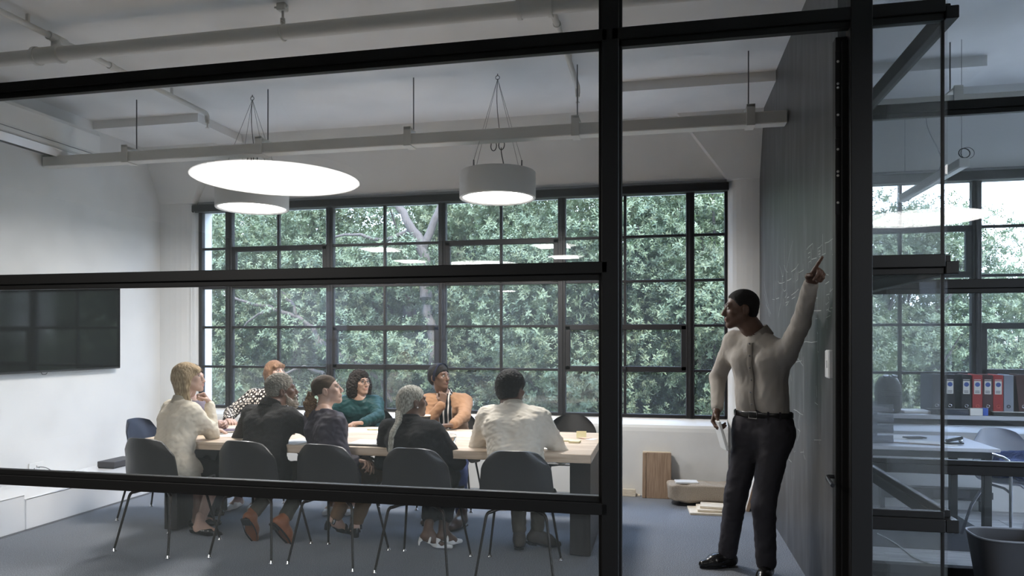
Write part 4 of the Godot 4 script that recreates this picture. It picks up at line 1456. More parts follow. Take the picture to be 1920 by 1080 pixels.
func binder(x: float, w: float, cover: Material, holes: bool, lab: bool, label: String, tilt := 0.0, ringm: Material = null) -> void:
	# spine faces the glass front (+z), stands on the shelf
	var o := thing("ring_binder", label, "binder", W(x, 0.8605, 6.62))
	var h := 0.335
	var b := MB.new()
	b.xf = Transform3D(Basis(Vector3.BACK, tilt), Vector3.ZERO)
	b.box(Vector3(0, 0, -0.003), Vector3(w, h, 0.0), 0.001)
	b.box(Vector3(0, 0, -0.28), Vector3(0.004, h, -0.002), 0.001)
	b.box(Vector3(w - 0.004, 0, -0.28), Vector3(w, h, -0.002), 0.001)
	part(b, "cover", cover, o)
	b = MB.new()
	b.xf = Transform3D(Basis(Vector3.BACK, tilt), Vector3.ZERO)
	b.box(Vector3(0.008, 0.006, -0.26), Vector3(w * 0.7, h - 0.02, -0.03))
	part(b, "pages", M.paper, o)
	b = MB.new()
	b.xf = Transform3D(Basis(Vector3.BACK, tilt), Vector3.ZERO)
	var rp := []
	for i in 14:
		var t := TAU * i / 14.0
		rp.append(Vector3(w * 0.5 + cos(t) * 0.012, 0.075 + sin(t) * 0.012, 0.001))
	b.tube(rp, 0.003, 6, false, true)
	part(b, "finger_ring", ringm if ringm else M.chrome, o)
	if lab:
		var lb := part(boxed(Vector3(w * 0.16, 0.175, 0.0), Vector3(w * 0.84, 0.285, 0.0012)), "spine_label", M.paper, o)
		var c := MB.new()
		c.tube([Vector3(w * 0.5, 0.255, 0.001), Vector3(w * 0.5, 0.255, 0.0022)], 0.019, 18)
		part(c, "label_disc", M.label_blue, lb)
		for k in 2:
			part(boxed(Vector3(w * 0.25, 0.185 + 0.012 * k, 0.001), Vector3(w * 0.7, 0.191 + 0.012 * k, 0.002)), "label_line", M.grey_plastic, lb)
		part(boxed(Vector3(w * 0.16, 0.292, 0.0), Vector3(w * 0.84, 0.297, 0.0012)), "label_strip", M.paper, o)
	if holes:
		for k in 4:
			var hb := MB.new()
			hb.ball(Vector3(-0.001, 0.14 + 0.055 * (k / 2), -0.05 - 0.03 * (k % 2)), Vector3(0.002, 0.004, 0.004), 8, 5)
			part(hb, "rivet", M.chrome, o)

func build_office() -> void:
	mat("binder_black", rgb(24, 25, 28), 0.5)
	mat("binder_grey", rgb(140, 146, 158), 0.5)
	mat("binder_red", rgb(168, 38, 34), 0.5)
	mat("binder_maroon", rgb(66, 24, 26), 0.5)
	mat("binder_slate", rgb(66, 72, 84), 0.5)
	mat("label_blue", rgb(70, 96, 170), 0.6)
	mat("ring_red", rgb(225, 90, 80), 0.4)
	mat("binder_blue", rgb(40, 90, 190), 0.5)
	mat("desk_top", rgb(206, 208, 214), 0.35)
	mat("grey_shell", rgb(150, 154, 164), 0.4)
	var m := mat("denim", rgb(34, 62, 120), 0.85)
	bump(m, M.bumpy, 1.5, Vector3(4, 4, 4))
	mat("tray_smoke", Color(0.35, 0.37, 0.42, 0.55), 0.12).transparency = BaseMaterial3D.TRANSPARENCY_ALPHA
	mat("bin_grey", rgb(54, 54, 56), 0.55)
	# shelf along the window
	var o := thing("window_shelf", "long pale shelf along the office window carrying the binders", "shelf")
	part(boxed(W(1.4, 0.825, 6.55), W(5.9, 0.86, 6.89), 0.003), "board", M.desk_top, o)
	part(boxed(W(1.4, 0.775, 6.60), W(5.9, 0.825, 6.64), 0.002), "front_rail", M.black_steel, o)
	for x in [1.6, 3.6, 5.6]:
		part(boxed(W(x, 0.0, 6.6), W(x + 0.04, 0.825, 6.64), 0.002), "leg", M.black_steel, o)
	# binders
	binder(2.245, 0.072, M.binder_slate, true, false, "slate grey ring binder at the start of the binder row")
	binder(2.345, 0.075, M.binder_black, true, true, "black ring binder with a white label beside the slate one")
	binder(2.47, 0.075, M.binder_black, true, true, "black ring binder with a white label beside the red one")
	binder(2.553, 0.075, M.binder_red, false, true, "red ring binder between a black and a maroon binder", 0.0, M.ring_red)
	binder(2.631, 0.075, M.binder_maroon, false, true, "maroon ring binder between two red binders")
	binder(2.709, 0.075, M.binder_red, false, true, "red ring binder beside the pale grey binder", 0.0, M.ring_red)
	binder(2.788, 0.072, M.binder_grey, false, false, "pale grey ring binder with a dark finger hole", 0.0, M.black_plastic)
	binder(2.905, 0.075, M.binder_maroon, false, false, "maroon ring binder leaning beside the pale grey one", 0.09)
	# things lying on the shelf
	o = thing("folder", "dark flat folder lying on the shelf before the black binders", "folder", W(2.28, 0.8605, 6.585), 0.0)
	part(boxed(Vector3(0, 0, -0.02), Vector3(0.24, 0.045, 0.015), 0.004), "pages", M.binder_slate, o)
	part(boxed(Vector3(-0.08, 0.046, -0.03), Vector3(0.26, 0.05, 0.02), 0.001), "cover", M.grey_plastic, o)
	o = thing("archive_folder", "white folder with a blue spine lying before the red binders", "folder", W(2.56, 0.8605, 6.585), 0.1)
	part(boxed(Vector3(-0.05, 0, -0.02), Vector3(0.05, 0.06, 0.02), 0.002), "case", M.paper, o)
	part(boxed(Vector3(0.051, 0, -0.021), Vector3(0.092, 0.062, 0.021), 0.002), "spine", M.binder_blue, o)
	o = thing("document_wallet", "thin black document wallet with white edge before the grey binder", "folder", W(2.69, 0.8605, 6.60), -0.05)
	part(boxed(Vector3(0, 0, -0.03), Vector3(0.30, 0.03, 0.03), 0.003), "case", M.binder_black, o)
	part(boxed(Vector3(0, 0.031, -0.03), Vector3(0.30, 0.034, 0.03), 0.001), "flap", M.paper, o)
	single(boxed(Vector3(-0.14, 0, -0.1), Vector3(0.14, 0.022, 0.1), 0.006), "paper_pile", M.paper, "low pile of white papers on the shelf beside the heater", "papers", "", W(2.16, 0.8605, 6.74), 0.1)
	# fan heater
	o = thing("fan_heater", "black rounded fan heater with a ribbed grille on the window shelf", "heater", W(1.93, 0.8605, 6.72), 0.25)
	var b := MB.new()
	b.lathe([Vector2(0.0, 0.0), Vector2(0.085, 0.0), Vector2(0.1, 0.02), Vector2(0.105, 0.14)], 28)
	part(b, "base", M.black_plastic, o)
	b = MB.new()
	b.lathe([Vector2(0.107, 0.14), Vector2(0.11, 0.16), Vector2(0.1, 0.24), Vector2(0.075, 0.295), Vector2(0.04, 0.318), Vector2(0.0, 0.322)], 28)
	part(b, "hood", M.dark_box, o)
	for k in 8:
		b = MB.new()
		var p := []
		for i in 9:
			var t := -1.2 + 2.4 * i / 8.0 + PI / 2
			p.append(Vector3(cos(t) * (0.108 - 0.004 * k * k * 0.12), 0.15 + k * 0.016, sin(t) * (0.108 - 0.004 * k * k * 0.12)))
		b.tube(p, 0.0035, 6)
		part(b, "grille_rib", M.black_plastic, o)
	for s in [-0.035, 0.035]:
		b = MB.new()
		b.tube([Vector3(s, 0.302, 0.03), Vector3(s * 1.1, 0.322, 0.036)], 0.022, 14)
		part(b, "knob", M.grey_plastic, o)
	# desk
	o = thing("office_desk", "white office desk with black metal legs behind the glass", "desk")
	part(boxed(W(1.24, 0.715, 5.46), W(2.28, 0.74, 6.15), 0.003), "desktop", M.desk_top, o)
	part(boxed(W(1.28, 0.665, 5.49), W(2.24, 0.715, 5.53), 0.002), "frame_rail", M.black_steel, o)
	part(boxed(W(1.28, 0.665, 6.08), W(2.24, 0.715, 6.12), 0.002), "frame_rail", M.black_steel, o)
	for x in [1.28, 2.19]:
		for d in [5.49, 6.07]:
			part(boxed(W(x, 0.0, d), W(x + 0.05, 0.715, d + 0.05), 0.003), "leg", M.black_steel, o)
	# letter trays
	for k in 4:
		o = thing("letter_tray", ["lowest smoky letter tray of the stack on the office desk", "second smoky letter tray up on the office desk", "third smoky letter tray up on the office desk", "topmost smoky letter tray of the stack on the office desk"][k], "tray", W(1.50, 0.7405 + k * 0.075, 5.72), 0.15)
		part(boxed(Vector3(-0.17, 0, -0.13), Vector3(0.13, 0.004, 0.13), 0.002), "floor_plate", M.tray_smoke, o)
		part(boxed(Vector3(-0.17, 0.004, -0.13), Vector3(0.13, 0.058, -0.126), 0.001), "side_wall", M.tray_smoke, o)
		part(boxed(Vector3(-0.17, 0.004, 0.126), Vector3(0.13, 0.058, 0.13), 0.001), "side_wall", M.tray_smoke, o)
		b = MB.new()
		b.tube(bez(Vector3(0.13, 0.01, 0.13), Vector3(0.16, 0.04, 0.08), Vector3(0.18, 0.03, -0.08), Vector3(0.13, 0.01, -0.13), 10), 0.003, 6)
		part(b, "front_lip", M.tray_smoke, o)
		if k < 3:
			for s in [-1.0, 1.0]:
				part(boxed(Vector3(-0.16, 0.058, s * 0.128 - 0.004), Vector3(-0.13, 0.075, s * 0.128 + 0.004)), "riser", M.tray_smoke, o)
		part(boxed(Vector3(-0.15, 0.005, -0.105), Vector3(0.11, 0.018 + 0.01 * (k % 2), 0.105), 0.002), "paper_stack", M.paper, o)
	single(boxed(Vector3(-0.15, 0, -0.1), Vector3(0.15, 0.003, 0.1)), "paper_sheet", M.paper, "white sheet on the office desk under the pencil", "paper", "", W(1.92, 0.7405, 5.66), -0.2)
	single(boxed(Vector3(-0.13, 0, -0.1), Vector3(0.13, 0.005, 0.1)), "paper_sheet", M.paper, "white sheets on the office desk near its back", "paper", "", W(1.78, 0.7405, 5.95), 0.3)
	o = thing("ruler", "brown wooden ruler lying across the papers on the office desk", "ruler", W(1.78, 0.744, 5.60), -0.25)
	part(boxed(Vector3(-0.16, 0, -0.016), Vector3(0.16, 0.004, 0.016), 0.001), "stick", M.ply, o)
	for k in 8:
		part(boxed(Vector3(-0.14 + 0.035 * k, 0.004, -0.015), Vector3(-0.138 + 0.035 * k, 0.0045, -0.002)), "tick", M.black_plastic, o)
	o = thing("smartphone", "dark smartphone lying on the office desk", "phone", W(1.88, 0.7465, 5.90), 0.3)
	part(boxed(Vector3(-0.075, 0, -0.037), Vector3(0.075, 0.008, 0.037), 0.003), "case", M.black_plastic, o)
	part(boxed(Vector3(-0.07, 0.008, -0.033), Vector3(0.07, 0.0085, 0.033)), "screen", M.tv_screen, o)
	# bulldog clip shaped stapler
	o = thing("stapler", "black stapler standing on the papers at the desk's end", "stapler", W(2.06, 0.745, 5.64), 0.2)
	part(boxed(Vector3(-0.07, 0, -0.016), Vector3(0.06, 0.01, 0.016), 0.003), "base", M.black_plastic, o)
	b = MB.new()
	b.xf = Transform3D(Basis(Vector3.BACK, 0.2), Vector3(-0.05, 0.012, 0))
	b.box(Vector3(-0.01, 0, -0.014), Vector3(0.11, 0.022, 0.014), 0.006)
	part(b, "arm", M.black_plastic, o)
	b = MB.new()
	b.ball(Vector3(0.04, 0.024, 0), Vector3(0.014, 0.014, 0.017))
	part(b, "hinge", M.chrome, o)
	# office chair: pale grey shell with chrome tube frame
	o = thing("visitor_chair", "pale grey shell chair with chrome arms behind the office desk", "chair", W(2.56, 0, 5.84), -2.85)
	part(M.shell_mesh, "shell", M.grey_shell, o)
	for s in [-1.0, 1.0]:
		b = MB.new()
		b.tube([Vector3(s * 0.25, 0.01, -0.22), Vector3(s * 0.25, 0.6, -0.22)] + bez(Vector3(s * 0.25, 0.62, -0.215), Vector3(s * 0.25, 0.67, -0.2), Vector3(s * 0.25, 0.67, -0.1), Vector3(s * 0.25, 0.665, 0.1), 5) + [Vector3(s * 0.24, 0.65, 0.22)], 0.011, 10)
		part(b, "frame_tube", M.chrome, o)
		b = MB.new()
		b.tube([Vector3(s * 0.22, 0.44, 0.05), Vector3(s * 0.24, 0.25, 0.17), Vector3(s * 0.25, 0.01, 0.26)], 0.011, 10)
		part(b, "leg", M.chrome, o)
		b = MB.new()
		b.tube([Vector3(s * 0.25, 0.42, -0.22), Vector3(s * 0.2, 0.43, -0.1), Vector3(s * 0.22, 0.44, 0.05)], 0.009, 8)
		part(b, "seat_rail", M.chrome, o)
	# blue jacket heaped on the seat
	b = MB.new()
	var nz := FastNoiseLite.new()
	nz.seed = 12
	nz.frequency = 5.5
	var P := []
	for j in 21:
		var f := -PI / 2 + PI * j / 20.0
		for i in 40:
			var t := TAU * i / 40.0
			var e := Vector3(cos(t) * cos(f), sin(f), sin(t) * cos(f))
			var p := Vector3(e.x * 0.2, maxf(e.y, -0.5) * 0.12, e.z * 0.2)
			p *= 1.0 + 0.45 * nz.get_noise_3dv(p)
			P.append(p + Vector3(0, 0.55, -0.02))
	b.grid(P, 40, 21, true, false, true)
	single(b, "blue_jacket", M.denim, "crumpled blue jacket heaped on the pale grey office chair", "jacket", "", W(2.56, 0, 5.84), -2.85)
	# floor mat, bin, cable tray
	single(boxed(Vector3(-0.6, 0, -0.6), Vector3(0.6, 0.004, 0.6), 0.001), "floor_mat", M.office_mat, "dark floor mat under the office desk", "mat", "", W(1.85, 0.0, 6.15))
	o = thing("waste_bin", "dark grey waste bin with a pale rolled rim before the office glass", "bin", W(1.96, 0, 4.56), 0.0)
	b = MB.new()
	P = []
	var Q := []
	for j in 5:
		var y := j / 4.0
		for i in 40:
			var t := TAU * i / 40.0
			var cx := signf(cos(t)) * pow(absf(cos(t)), 0.55)
			var cz := signf(sin(t)) * pow(absf(sin(t)), 0.55)
			var s := lerpf(0.155, 0.21, y)
			P.append(Vector3(cx * s, y * 0.37 + 0.003, cz * s * 0.75))
			Q.append(Vector3(cx * (s - 0.004), y * 0.37 + 0.003, cz * (s - 0.004) * 0.75))
	b.grid(P, 40, 5, true, false, true)
	b.grid(Q, 40, 5, true, false, false)
	for i in 40:
		b.tri(Vector3(0, 0.003, 0), P[i], P[(i + 1) % 40])
	part(b, "body", M.bin_grey, o)
	b = MB.new()
	var rp := []
	for i in 40:
		rp.append(P[160 + i] + Vector3(0, 0.002, 0))
	b.tube(rp, 0.006, 8, false, true)
	part(b, "rim", M.grey_plastic, o)
	b = MB.new()
	b.tube(bez(W(1.62, 0.006, 5.9), W(1.75, 0.006, 5.4), W(1.6, 0.006, 5.3), W(1.78, 0.006, 5.15), 12) + bez(W(1.8, 0.006, 5.13), W(1.95, 0.006, 5.08), W(2.05, 0.006, 5.1), W(2.1, 0.006, 5.0), 6), 0.005, 6)
	single(b, "power_cable", M.white_plastic, "pale cable curling over the office floor below the desk", "cable")
	o = thing("cable_tray", "long black cable tray along the foot of the office wall", "cable tray")
	part(boxed(W(1.9, 0.10, 6.80), W(2.75, 0.2, 6.89), 0.004), "trough", M.black_plastic, o)
	for k in 5:
		part(boxed(W(1.95 + k * 0.18, 0.12, 6.79), W(2.06 + k * 0.18, 0.18, 6.8), 0.002), "socket", M.dark_box, o)
	part(boxed(W(1.9, 0.0, 6.84), W(1.94, 0.1, 6.88)), "bracket", M.black_plastic, o)
	part(boxed(W(2.7, 0.0, 6.84), W(2.74, 0.1, 6.88)), "bracket", M.black_plastic, o)

# ---------------------------------------------------------------- figures
class Bend:
	func move(p: Vector3, _nn: Vector3) -> Vector3:
		return Vector3.ZERO

class Folds extends Bend:
	var noise: FastNoiseLite
	var amp: float
	var q: Vector3
	func move(p: Vector3, nn: Vector3) -> Vector3:
		var v := noise.get_noise_3dv(p * q)
		var w := noise.get_noise_3dv(p * 2.3 * q + Vector3(7, 3, 1))
		return nn * amp * ((1.0 - absf(v) * 2.4) * 0.7 + (0.5 - absf(w)) * 0.5)

class Tufts extends Bend:
	var noise: FastNoiseLite
	var amp: float
	var q: Vector3
	func move(p: Vector3, nn: Vector3) -> Vector3:
		return nn * amp * (noise.get_noise_3dv(p * q) + 0.5 * noise.get_noise_3dv(p * q * 2.1 + Vector3(3, 1, 5)))

class Flat extends Bend:
	var y := 0.0
	func move(p: Vector3, _nn: Vector3) -> Vector3:
		return Vector3(0, maxf(p.y, y) - p.y, 0)

class Tint:
	func tone(_p: Vector3) -> Color:
		return Color(1, 1, 1)

class FaceTint extends Tint:
	var skin: Color
	var lip: Color
	func tone(p: Vector3) -> Color:
		if p.z < -0.078 and absf(p.x) < 0.024 - absf(p.y + 0.063) * 0.8 and p.y < -0.053 and p.y > -0.0755:
			return lip
		return skin

class Field:
	var A := PackedVector3Array()
	var B := PackedVector3Array()     # capsule: b - a; ellipsoid: radii
	var INV := PackedFloat32Array()
	var R := PackedFloat32Array()
	var DR := PackedFloat32Array()
	var K := PackedFloat32Array()
	var T := PackedByteArray()        # 0 capsule, 1 ellipsoid, +2 cut away
	var lo := Vector3(1e9, 1e9, 1e9)
	var hi := Vector3(-1e9, -1e9, -1e9)
	func cap(a: Vector3, b: Vector3, r1: float, r2: float, k := 0.02, cut := false) -> void:
		A.append(a)
		B.append(b - a)
		INV.append(1.0 / maxf((b - a).length_squared(), 1e-8))
		R.append(r1)
		DR.append(r2 - r1)
		K.append(k)
		T.append(2 if cut else 0)
		if not cut:
			var q := Vector3(1, 1, 1) * (maxf(r1, r2) + 0.02)
			lo = lo.min(a.min(b) - q)
			hi = hi.max(a.max(b) + q)
	func ell(c: Vector3, r: Vector3, k := 0.02, cut := false) -> void:
		A.append(c)
		B.append(r)
		INV.append(0.0)
		R.append(0.0)
		DR.append(0.0)
		K.append(k)
		T.append(3 if cut else 1)
		if not cut:
			var q := r + Vector3(1, 1, 1) * 0.02
			lo = lo.min(c - q)
			hi = hi.max(c + q)
	func one(i: int, p: Vector3) -> float:
		if T[i] & 1:
			var q := (p - A[i]) / B[i]
			var k0 := q.length()
			var k1 := (q / B[i]).length()
			return k0 * (k0 - 1.0) / maxf(k1, 1e-6)
		var pa := p - A[i]
		var h := clampf(pa.dot(B[i]) * INV[i], 0.0, 1.0)
		return (pa - B[i] * h).length() - (R[i] + DR[i] * h)
	func at(p: Vector3) -> float:
		var d := 1e3
		for i in A.size():
			var e := one(i, p)
			var k := K[i]
			if T[i] < 2:
				var m := maxf(k - absf(d - e), 0.0)
				d = minf(d, e) - m * m * 0.25 / k
			else:
				var m := maxf(k - absf(d + e), 0.0)
				d = maxf(d, -e) + m * m * 0.25 / k
		return d
	func hit(o: Vector3, d: Vector3) -> Vector3:   # first point outside, walking from o along d
		var t := 0.02
		for i in 60:
			if at(o + d * t) > 0.0:
				break
			t += 0.005
		return o + d * t
	var inside := false
	func near(list: PackedInt32Array, c: Vector3, rad: float, coarse := false) -> PackedInt32Array:
		# the shapes that matter within rad of c; empty where no surface can lie (inside is set when all of it is solid)
		var out := PackedInt32Array()
		var ds := PackedFloat32Array()
		ds.resize(list.size())
		var least := 1e9
		var kmax := 0.0
		var cutting := false
		inside = false
		for j in list.size():
			var i := list[j]
			var d := one(i, c)
			ds[j] = d
			if T[i] < 2:
				if d < least:
					least = d
				kmax = maxf(kmax, K[i])
			elif d < rad * 1.2 + K[i]:
				cutting = true
		var reach := rad * 1.2
		if least > reach + kmax * 0.35:
			return out
		if least < -(reach + 0.004) and not cutting:
			inside = true
			out.append(0)
			if coarse:
				return list
			return out
		for j in list.size():
			var i := list[j]
			if T[i] < 2:
				if ds[j] < least + 2.0 * rad * 1.1 + K[i]:
					out.append(i)
			elif ds[j] < rad * 1.25 + K[i] + 0.004:
				out.append(i)
		return out
	func build(out: MB, cell: float, xf := Transform3D.IDENTITY, colour: Tint = null, shift: Bend = null) -> void:
		var n := Vector3i(((hi - lo) / cell).ceil()) + Vector3i(2, 2, 2)
		var nx := n.x
		var nxy := n.x * n.y
		var total := nxy * n.z
		var vals := PackedFloat32Array()
		vals.resize(total)
		vals.fill(1.0)
		var cells := PackedInt32Array()
		cells.resize(total)
		cells.fill(-1)
		var active := []
		var big := 12
		var all := PackedInt32Array()
		for i in A.size():
			all.append(i)
		for bz in range(0, n.z, big):
			for by in range(0, n.y, big):
				for bx in range(0, n.x, big):
					var list := near(all, lo + Vector3(bx + 5.5, by + 5.5, bz + 5.5) * cell, cell * big * 0.8660254, true)
					if list.size() == 0:
						continue
					for cz in range(bz, mini(bz + big, n.z), 4):
						for cy in range(by, mini(by + big, n.y), 4):
							for cx in range(bx, mini(bx + big, n.x), 4):
								var use := near(list, lo + Vector3(cx + 1.5, cy + 1.5, cz + 1.5) * cell, cell * 4.0 * 0.8660254)
								if use.size() == 0:
									continue
								var ex := mini(cx + 4, n.x)
								var ey := mini(cy + 4, n.y)
								var ez := mini(cz + 4, n.z)
								if inside:
									for z in range(cz, ez):
										for y in range(cy, ey):
											for x in range(cx, ex):
												vals[x + y * nx + z * nxy] = -1.0
									continue
								active.append([cx, cy, cz, ex, ey, ez])
								for z in range(cz, ez):
									for y in range(cy, ey):
										for x in range(cx, ex):
											var p := lo + Vector3(x, y, z) * cell
											var d := 1e3
											for i in use:
												var t := T[i]
												var e: float
												if t & 1:
													var q := (p - A[i]) / B[i]
													var k0 := q.length()
													e = k0 * (k0 - 1.0) / maxf((q / B[i]).length(), 1e-6)
												else:
													var pa := p - A[i]
													var h := clampf(pa.dot(B[i]) * INV[i], 0.0, 1.0)
													e = (pa - B[i] * h).length() - (R[i] + DR[i] * h)
												var k := K[i]
												if t < 2:
													var m := maxf(k - absf(d - e), 0.0)
													d = minf(d, e) - m * m * 0.25 / k
												else:
													var m := maxf(k - absf(d + e), 0.0)
													d = maxf(d, -e) + m * m * 0.25 / k
											vals[x + y * nx + z * nxy] = d
		var vs := PackedVector3Array()
		var at := []
		for bl in active:
			for z in range(bl[2], mini(bl[5], n.z - 1)):
				for y in range(bl[1], mini(bl[4], n.y - 1)):
					for x in range(bl[0], mini(bl[3], n.x - 1)):
						var g := x + y * nx + z * nxy
						var v0 := vals[g]
						var v1 := vals[g + 1]
						var v2 := vals[g + nx]
						var v3 := vals[g + nx + 1]
						var v4 := vals[g + nxy]
						var v5 := vals[g + nxy + 1]
						var v6 := vals[g + nxy + nx]
						var v7 := vals[g + nxy + nx + 1]
						var s := v0 < 0.0
						if s == (v1 < 0.0) and s == (v2 < 0.0) and s == (v3 < 0.0) and s == (v4 < 0.0) and s == (v5 < 0.0) and s == (v6 < 0.0) and s == (v7 < 0.0):
							continue
						var sum := Vector3.ZERO
						var k := 0
						if s != (v1 < 0.0): sum += Vector3(v0 / (v0 - v1), 0, 0); k += 1
						if (v2 < 0.0) != (v3 < 0.0): sum += Vector3(v2 / (v2 - v3), 1, 0); k += 1
						if (v4 < 0.0) != (v5 < 0.0): sum += Vector3(v4 / (v4 - v5), 0, 1); k += 1
						if (v6 < 0.0) != (v7 < 0.0): sum += Vector3(v6 / (v6 - v7), 1, 1); k += 1
						if s != (v2 < 0.0): sum += Vector3(0, v0 / (v0 - v2), 0); k += 1
						if (v1 < 0.0) != (v3 < 0.0): sum += Vector3(1, v1 / (v1 - v3), 0); k += 1
						if (v4 < 0.0) != (v6 < 0.0): sum += Vector3(0, v4 / (v4 - v6), 1); k += 1
						if (v5 < 0.0) != (v7 < 0.0): sum += Vector3(1, v5 / (v5 - v7), 1); k += 1
						if s != (v4 < 0.0): sum += Vector3(0, 0, v0 / (v0 - v4)); k += 1
						if (v1 < 0.0) != (v5 < 0.0): sum += Vector3(1, 0, v1 / (v1 - v5)); k += 1
						if (v2 < 0.0) != (v6 < 0.0): sum += Vector3(0, 1, v2 / (v2 - v6)); k += 1
						if (v3 < 0.0) != (v7 < 0.0): sum += Vector3(1, 1, v3 / (v3 - v7)); k += 1
						cells[g] = vs.size()
						vs.append(lo + (Vector3(x, y, z) + sum / k) * cell)
						at.append(g)
		var tri := PackedInt32Array()
		for g in at:
			var s: bool = vals[g] < 0.0
			for ax in 3:
				var st: int = [1, nx, nxy][ax]
				var su: int = [nx, nxy, 1][ax]
				var sw: int = [nxy, 1, nx][ax]
				if g + st >= total or s == (vals[g + st] < 0.0) or g - su - sw < 0:
					continue
				var a := cells[g]
				var b := cells[g - su]
				var c := cells[g - su - sw]
				var d := cells[g - sw]
				if a < 0 or b < 0 or c < 0 or d < 0:
					continue
				if not s:
					var q := b
					b = d
					d = q
				# clockwise from outside
				tri.append(a); tri.append(b); tri.append(c)
				tri.append(a); tri.append(c); tri.append(d)
		var ns := normals(vs, tri)
		if shift:
			for i in vs.size():
				vs[i] += shift.move(vs[i], ns[i])
			ns = normals(vs, tri)
		var cs := PackedColorArray()
		cs.resize(vs.size())
		cs.fill(out.col)
		if colour:
			for i in vs.size():
				cs[i] = colour.tone(vs[i])
		for i in vs.size():
			vs[i] = xf * vs[i]
			ns[i] = (xf.basis * ns[i]).normalized()
		out.add(vs, ns, cs, tri)
	static func normals(vs: PackedVector3Array, tri: PackedInt32Array) -> PackedVector3Array:
		var ns := PackedVector3Array()
		ns.resize(vs.size())
		for i in range(0, tri.size(), 3):
			var a := tri[i]
			var b := tri[i + 1]
			var c := tri[i + 2]
			var f := (vs[c] - vs[a]).cross(vs[b] - vs[a])
			ns[a] += f
			ns[b] += f
			ns[c] += f
		for i in ns.size():
			ns[i] = ns[i].normalized()
		return ns

func ik(a: Vector3, b: Vector3, l1: float, l2: float, pole: Vector3) -> Vector3:
	var d := b - a
	var l := clampf(d.length(), 0.05, l1 + l2 - 0.002)
	d = d.normalized()
	var x := (l1 * l1 - l2 * l2 + l * l) / (2.0 * l)
	var h := sqrt(maxf(l1 * l1 - x * x, 0.0))
	var p := (pole - d * pole.dot(d)).normalized()
	return a + d * x + p * h

func heading(deg: float) -> Vector3:
	var t := deg_to_rad(deg)
	return Vector3(sin(t), 0, -cos(t))

func head_frame(at: Vector3, face: float, pitch: float, roll: float, s: float) -> Transform3D:
	var b := Basis(Vector3.UP, -deg_to_rad(face)) * Basis(Vector3.RIGHT, deg_to_rad(pitch)) * Basis(Vector3.BACK, deg_to_rad(roll))
	return Transform3D(b.scaled_local(Vector3(s, s, s)), at)

# head in its own frame: face towards -z, right ear at +x
func add_head(mb: MB, xf: Transform3D, skin: Color, lip: Color, brow: Color, iris: Color, male: bool, neck_to: Vector3) -> void:
	var f := Field.new()
	f.ell(Vector3(0, 0.034, 0.014), Vector3(0.0735, 0.082, 0.093), 0.02)
	f.ell(Vector3(0, -0.03, -0.03), Vector3(0.060, 0.078, 0.060), 0.025)
	var jw := 0.050 if male else 0.044
	for s in [-1.0, 1.0]:
		f.cap(Vector3(s * jw, -0.05, 0.0), Vector3(s * 0.012, -0.098, -0.062), 0.022, 0.016, 0.025)
		f.ell(Vector3(s * 0.040, -0.018, -0.060), Vector3(0.022, 0.018, 0.020), 0.02)
		f.ell(Vector3(s * 0.0105, -0.036, -0.098), Vector3(0.008, 0.007, 0.010), 0.006)
		f.ell(Vector3(s * 0.079, -0.008, 0.014), Vector3(0.011, 0.032, 0.020), 0.006)
		f.ell(Vector3(s * 0.0905, -0.005, 0.009), Vector3(0.008, 0.020, 0.011), 0.005, true)
		f.ell(Vector3(s * 0.031, 0.004, -0.101), Vector3(0.020, 0.011, 0.018), 0.012, true)
	f.cap(Vector3(-0.034, 0.022, -0.076), Vector3(0.034, 0.022, -0.076), 0.014 if male else 0.011, 0.014 if male else 0.011, 0.015)
	f.cap(Vector3(0, 0.014, -0.084), Vector3(0, -0.030, -0.106), 0.0085, 0.0115, 0.010)
	f.ell(Vector3(0, -0.098, -0.072), Vector3(0.018, 0.014, 0.014), 0.02)
	f.ell(Vector3(0, -0.060, -0.078), Vector3(0.026, 0.02, 0.016), 0.015)
	f.cap(Vector3(-0.017, -0.0585, -0.089), Vector3(0.017, -0.0585, -0.089), 0.0055, 0.0055, 0.005)
	f.cap(Vector3(-0.014, -0.0685, -0.087), Vector3(0.014, -0.0685, -0.087), 0.0065, 0.0065, 0.005)
	f.cap(Vector3(-0.022, -0.0635, -0.099), Vector3(0.022, -0.0635, -0.099), 0.002, 0.002, 0.006, true)
	var nr := 0.058 if male else 0.048
	var low := xf.affine_inverse() * neck_to
	f.cap(Vector3(0, -0.045, 0.024), Vector3(0, -0.075, 0.03).lerp(low, 0.35), nr, nr, 0.03)
	f.cap(Vector3(0, -0.075, 0.03).lerp(low, 0.35), low, nr, nr * 1.0, 0.03)
	var ft := FaceTint.new()
	ft.skin = skin
	ft.lip = lip
	f.build(mb, 0.0048, xf, ft)
	var keep := mb.xf
	mb.xf = xf
	for s in [-1.0, 1.0]:
		mb.col = Color(0.42, 0.40, 0.38)
		mb.ball(Vector3(s * 0.0305, 0.0045, -0.0815), Vector3(0.0135, 0.0066, 0.0075), 12, 7)
		mb.col = iris
		mb.ball(Vector3(s * 0.0305, 0.0045, -0.0868), Vector3(0.0056, 0.0056, 0.003), 10, 6)
		mb.col = brow
		mb.tube([Vector3(s * 0.0155, 0.0105, -0.0868), Vector3(s * 0.031, 0.0135, -0.0872), Vector3(s * 0.0455, 0.008, -0.079)], [0.0012, 0.0022, 0.0014], 6)
		mb.tube([Vector3(s * 0.0135, 0.026, -0.0905), Vector3(s * 0.030, 0.031, -0.0895), Vector3(s * 0.047, 0.025, -0.079)], [0.0028, 0.0036, 0.0016], 6)
	mb.xf = keep
	mb.col = skin

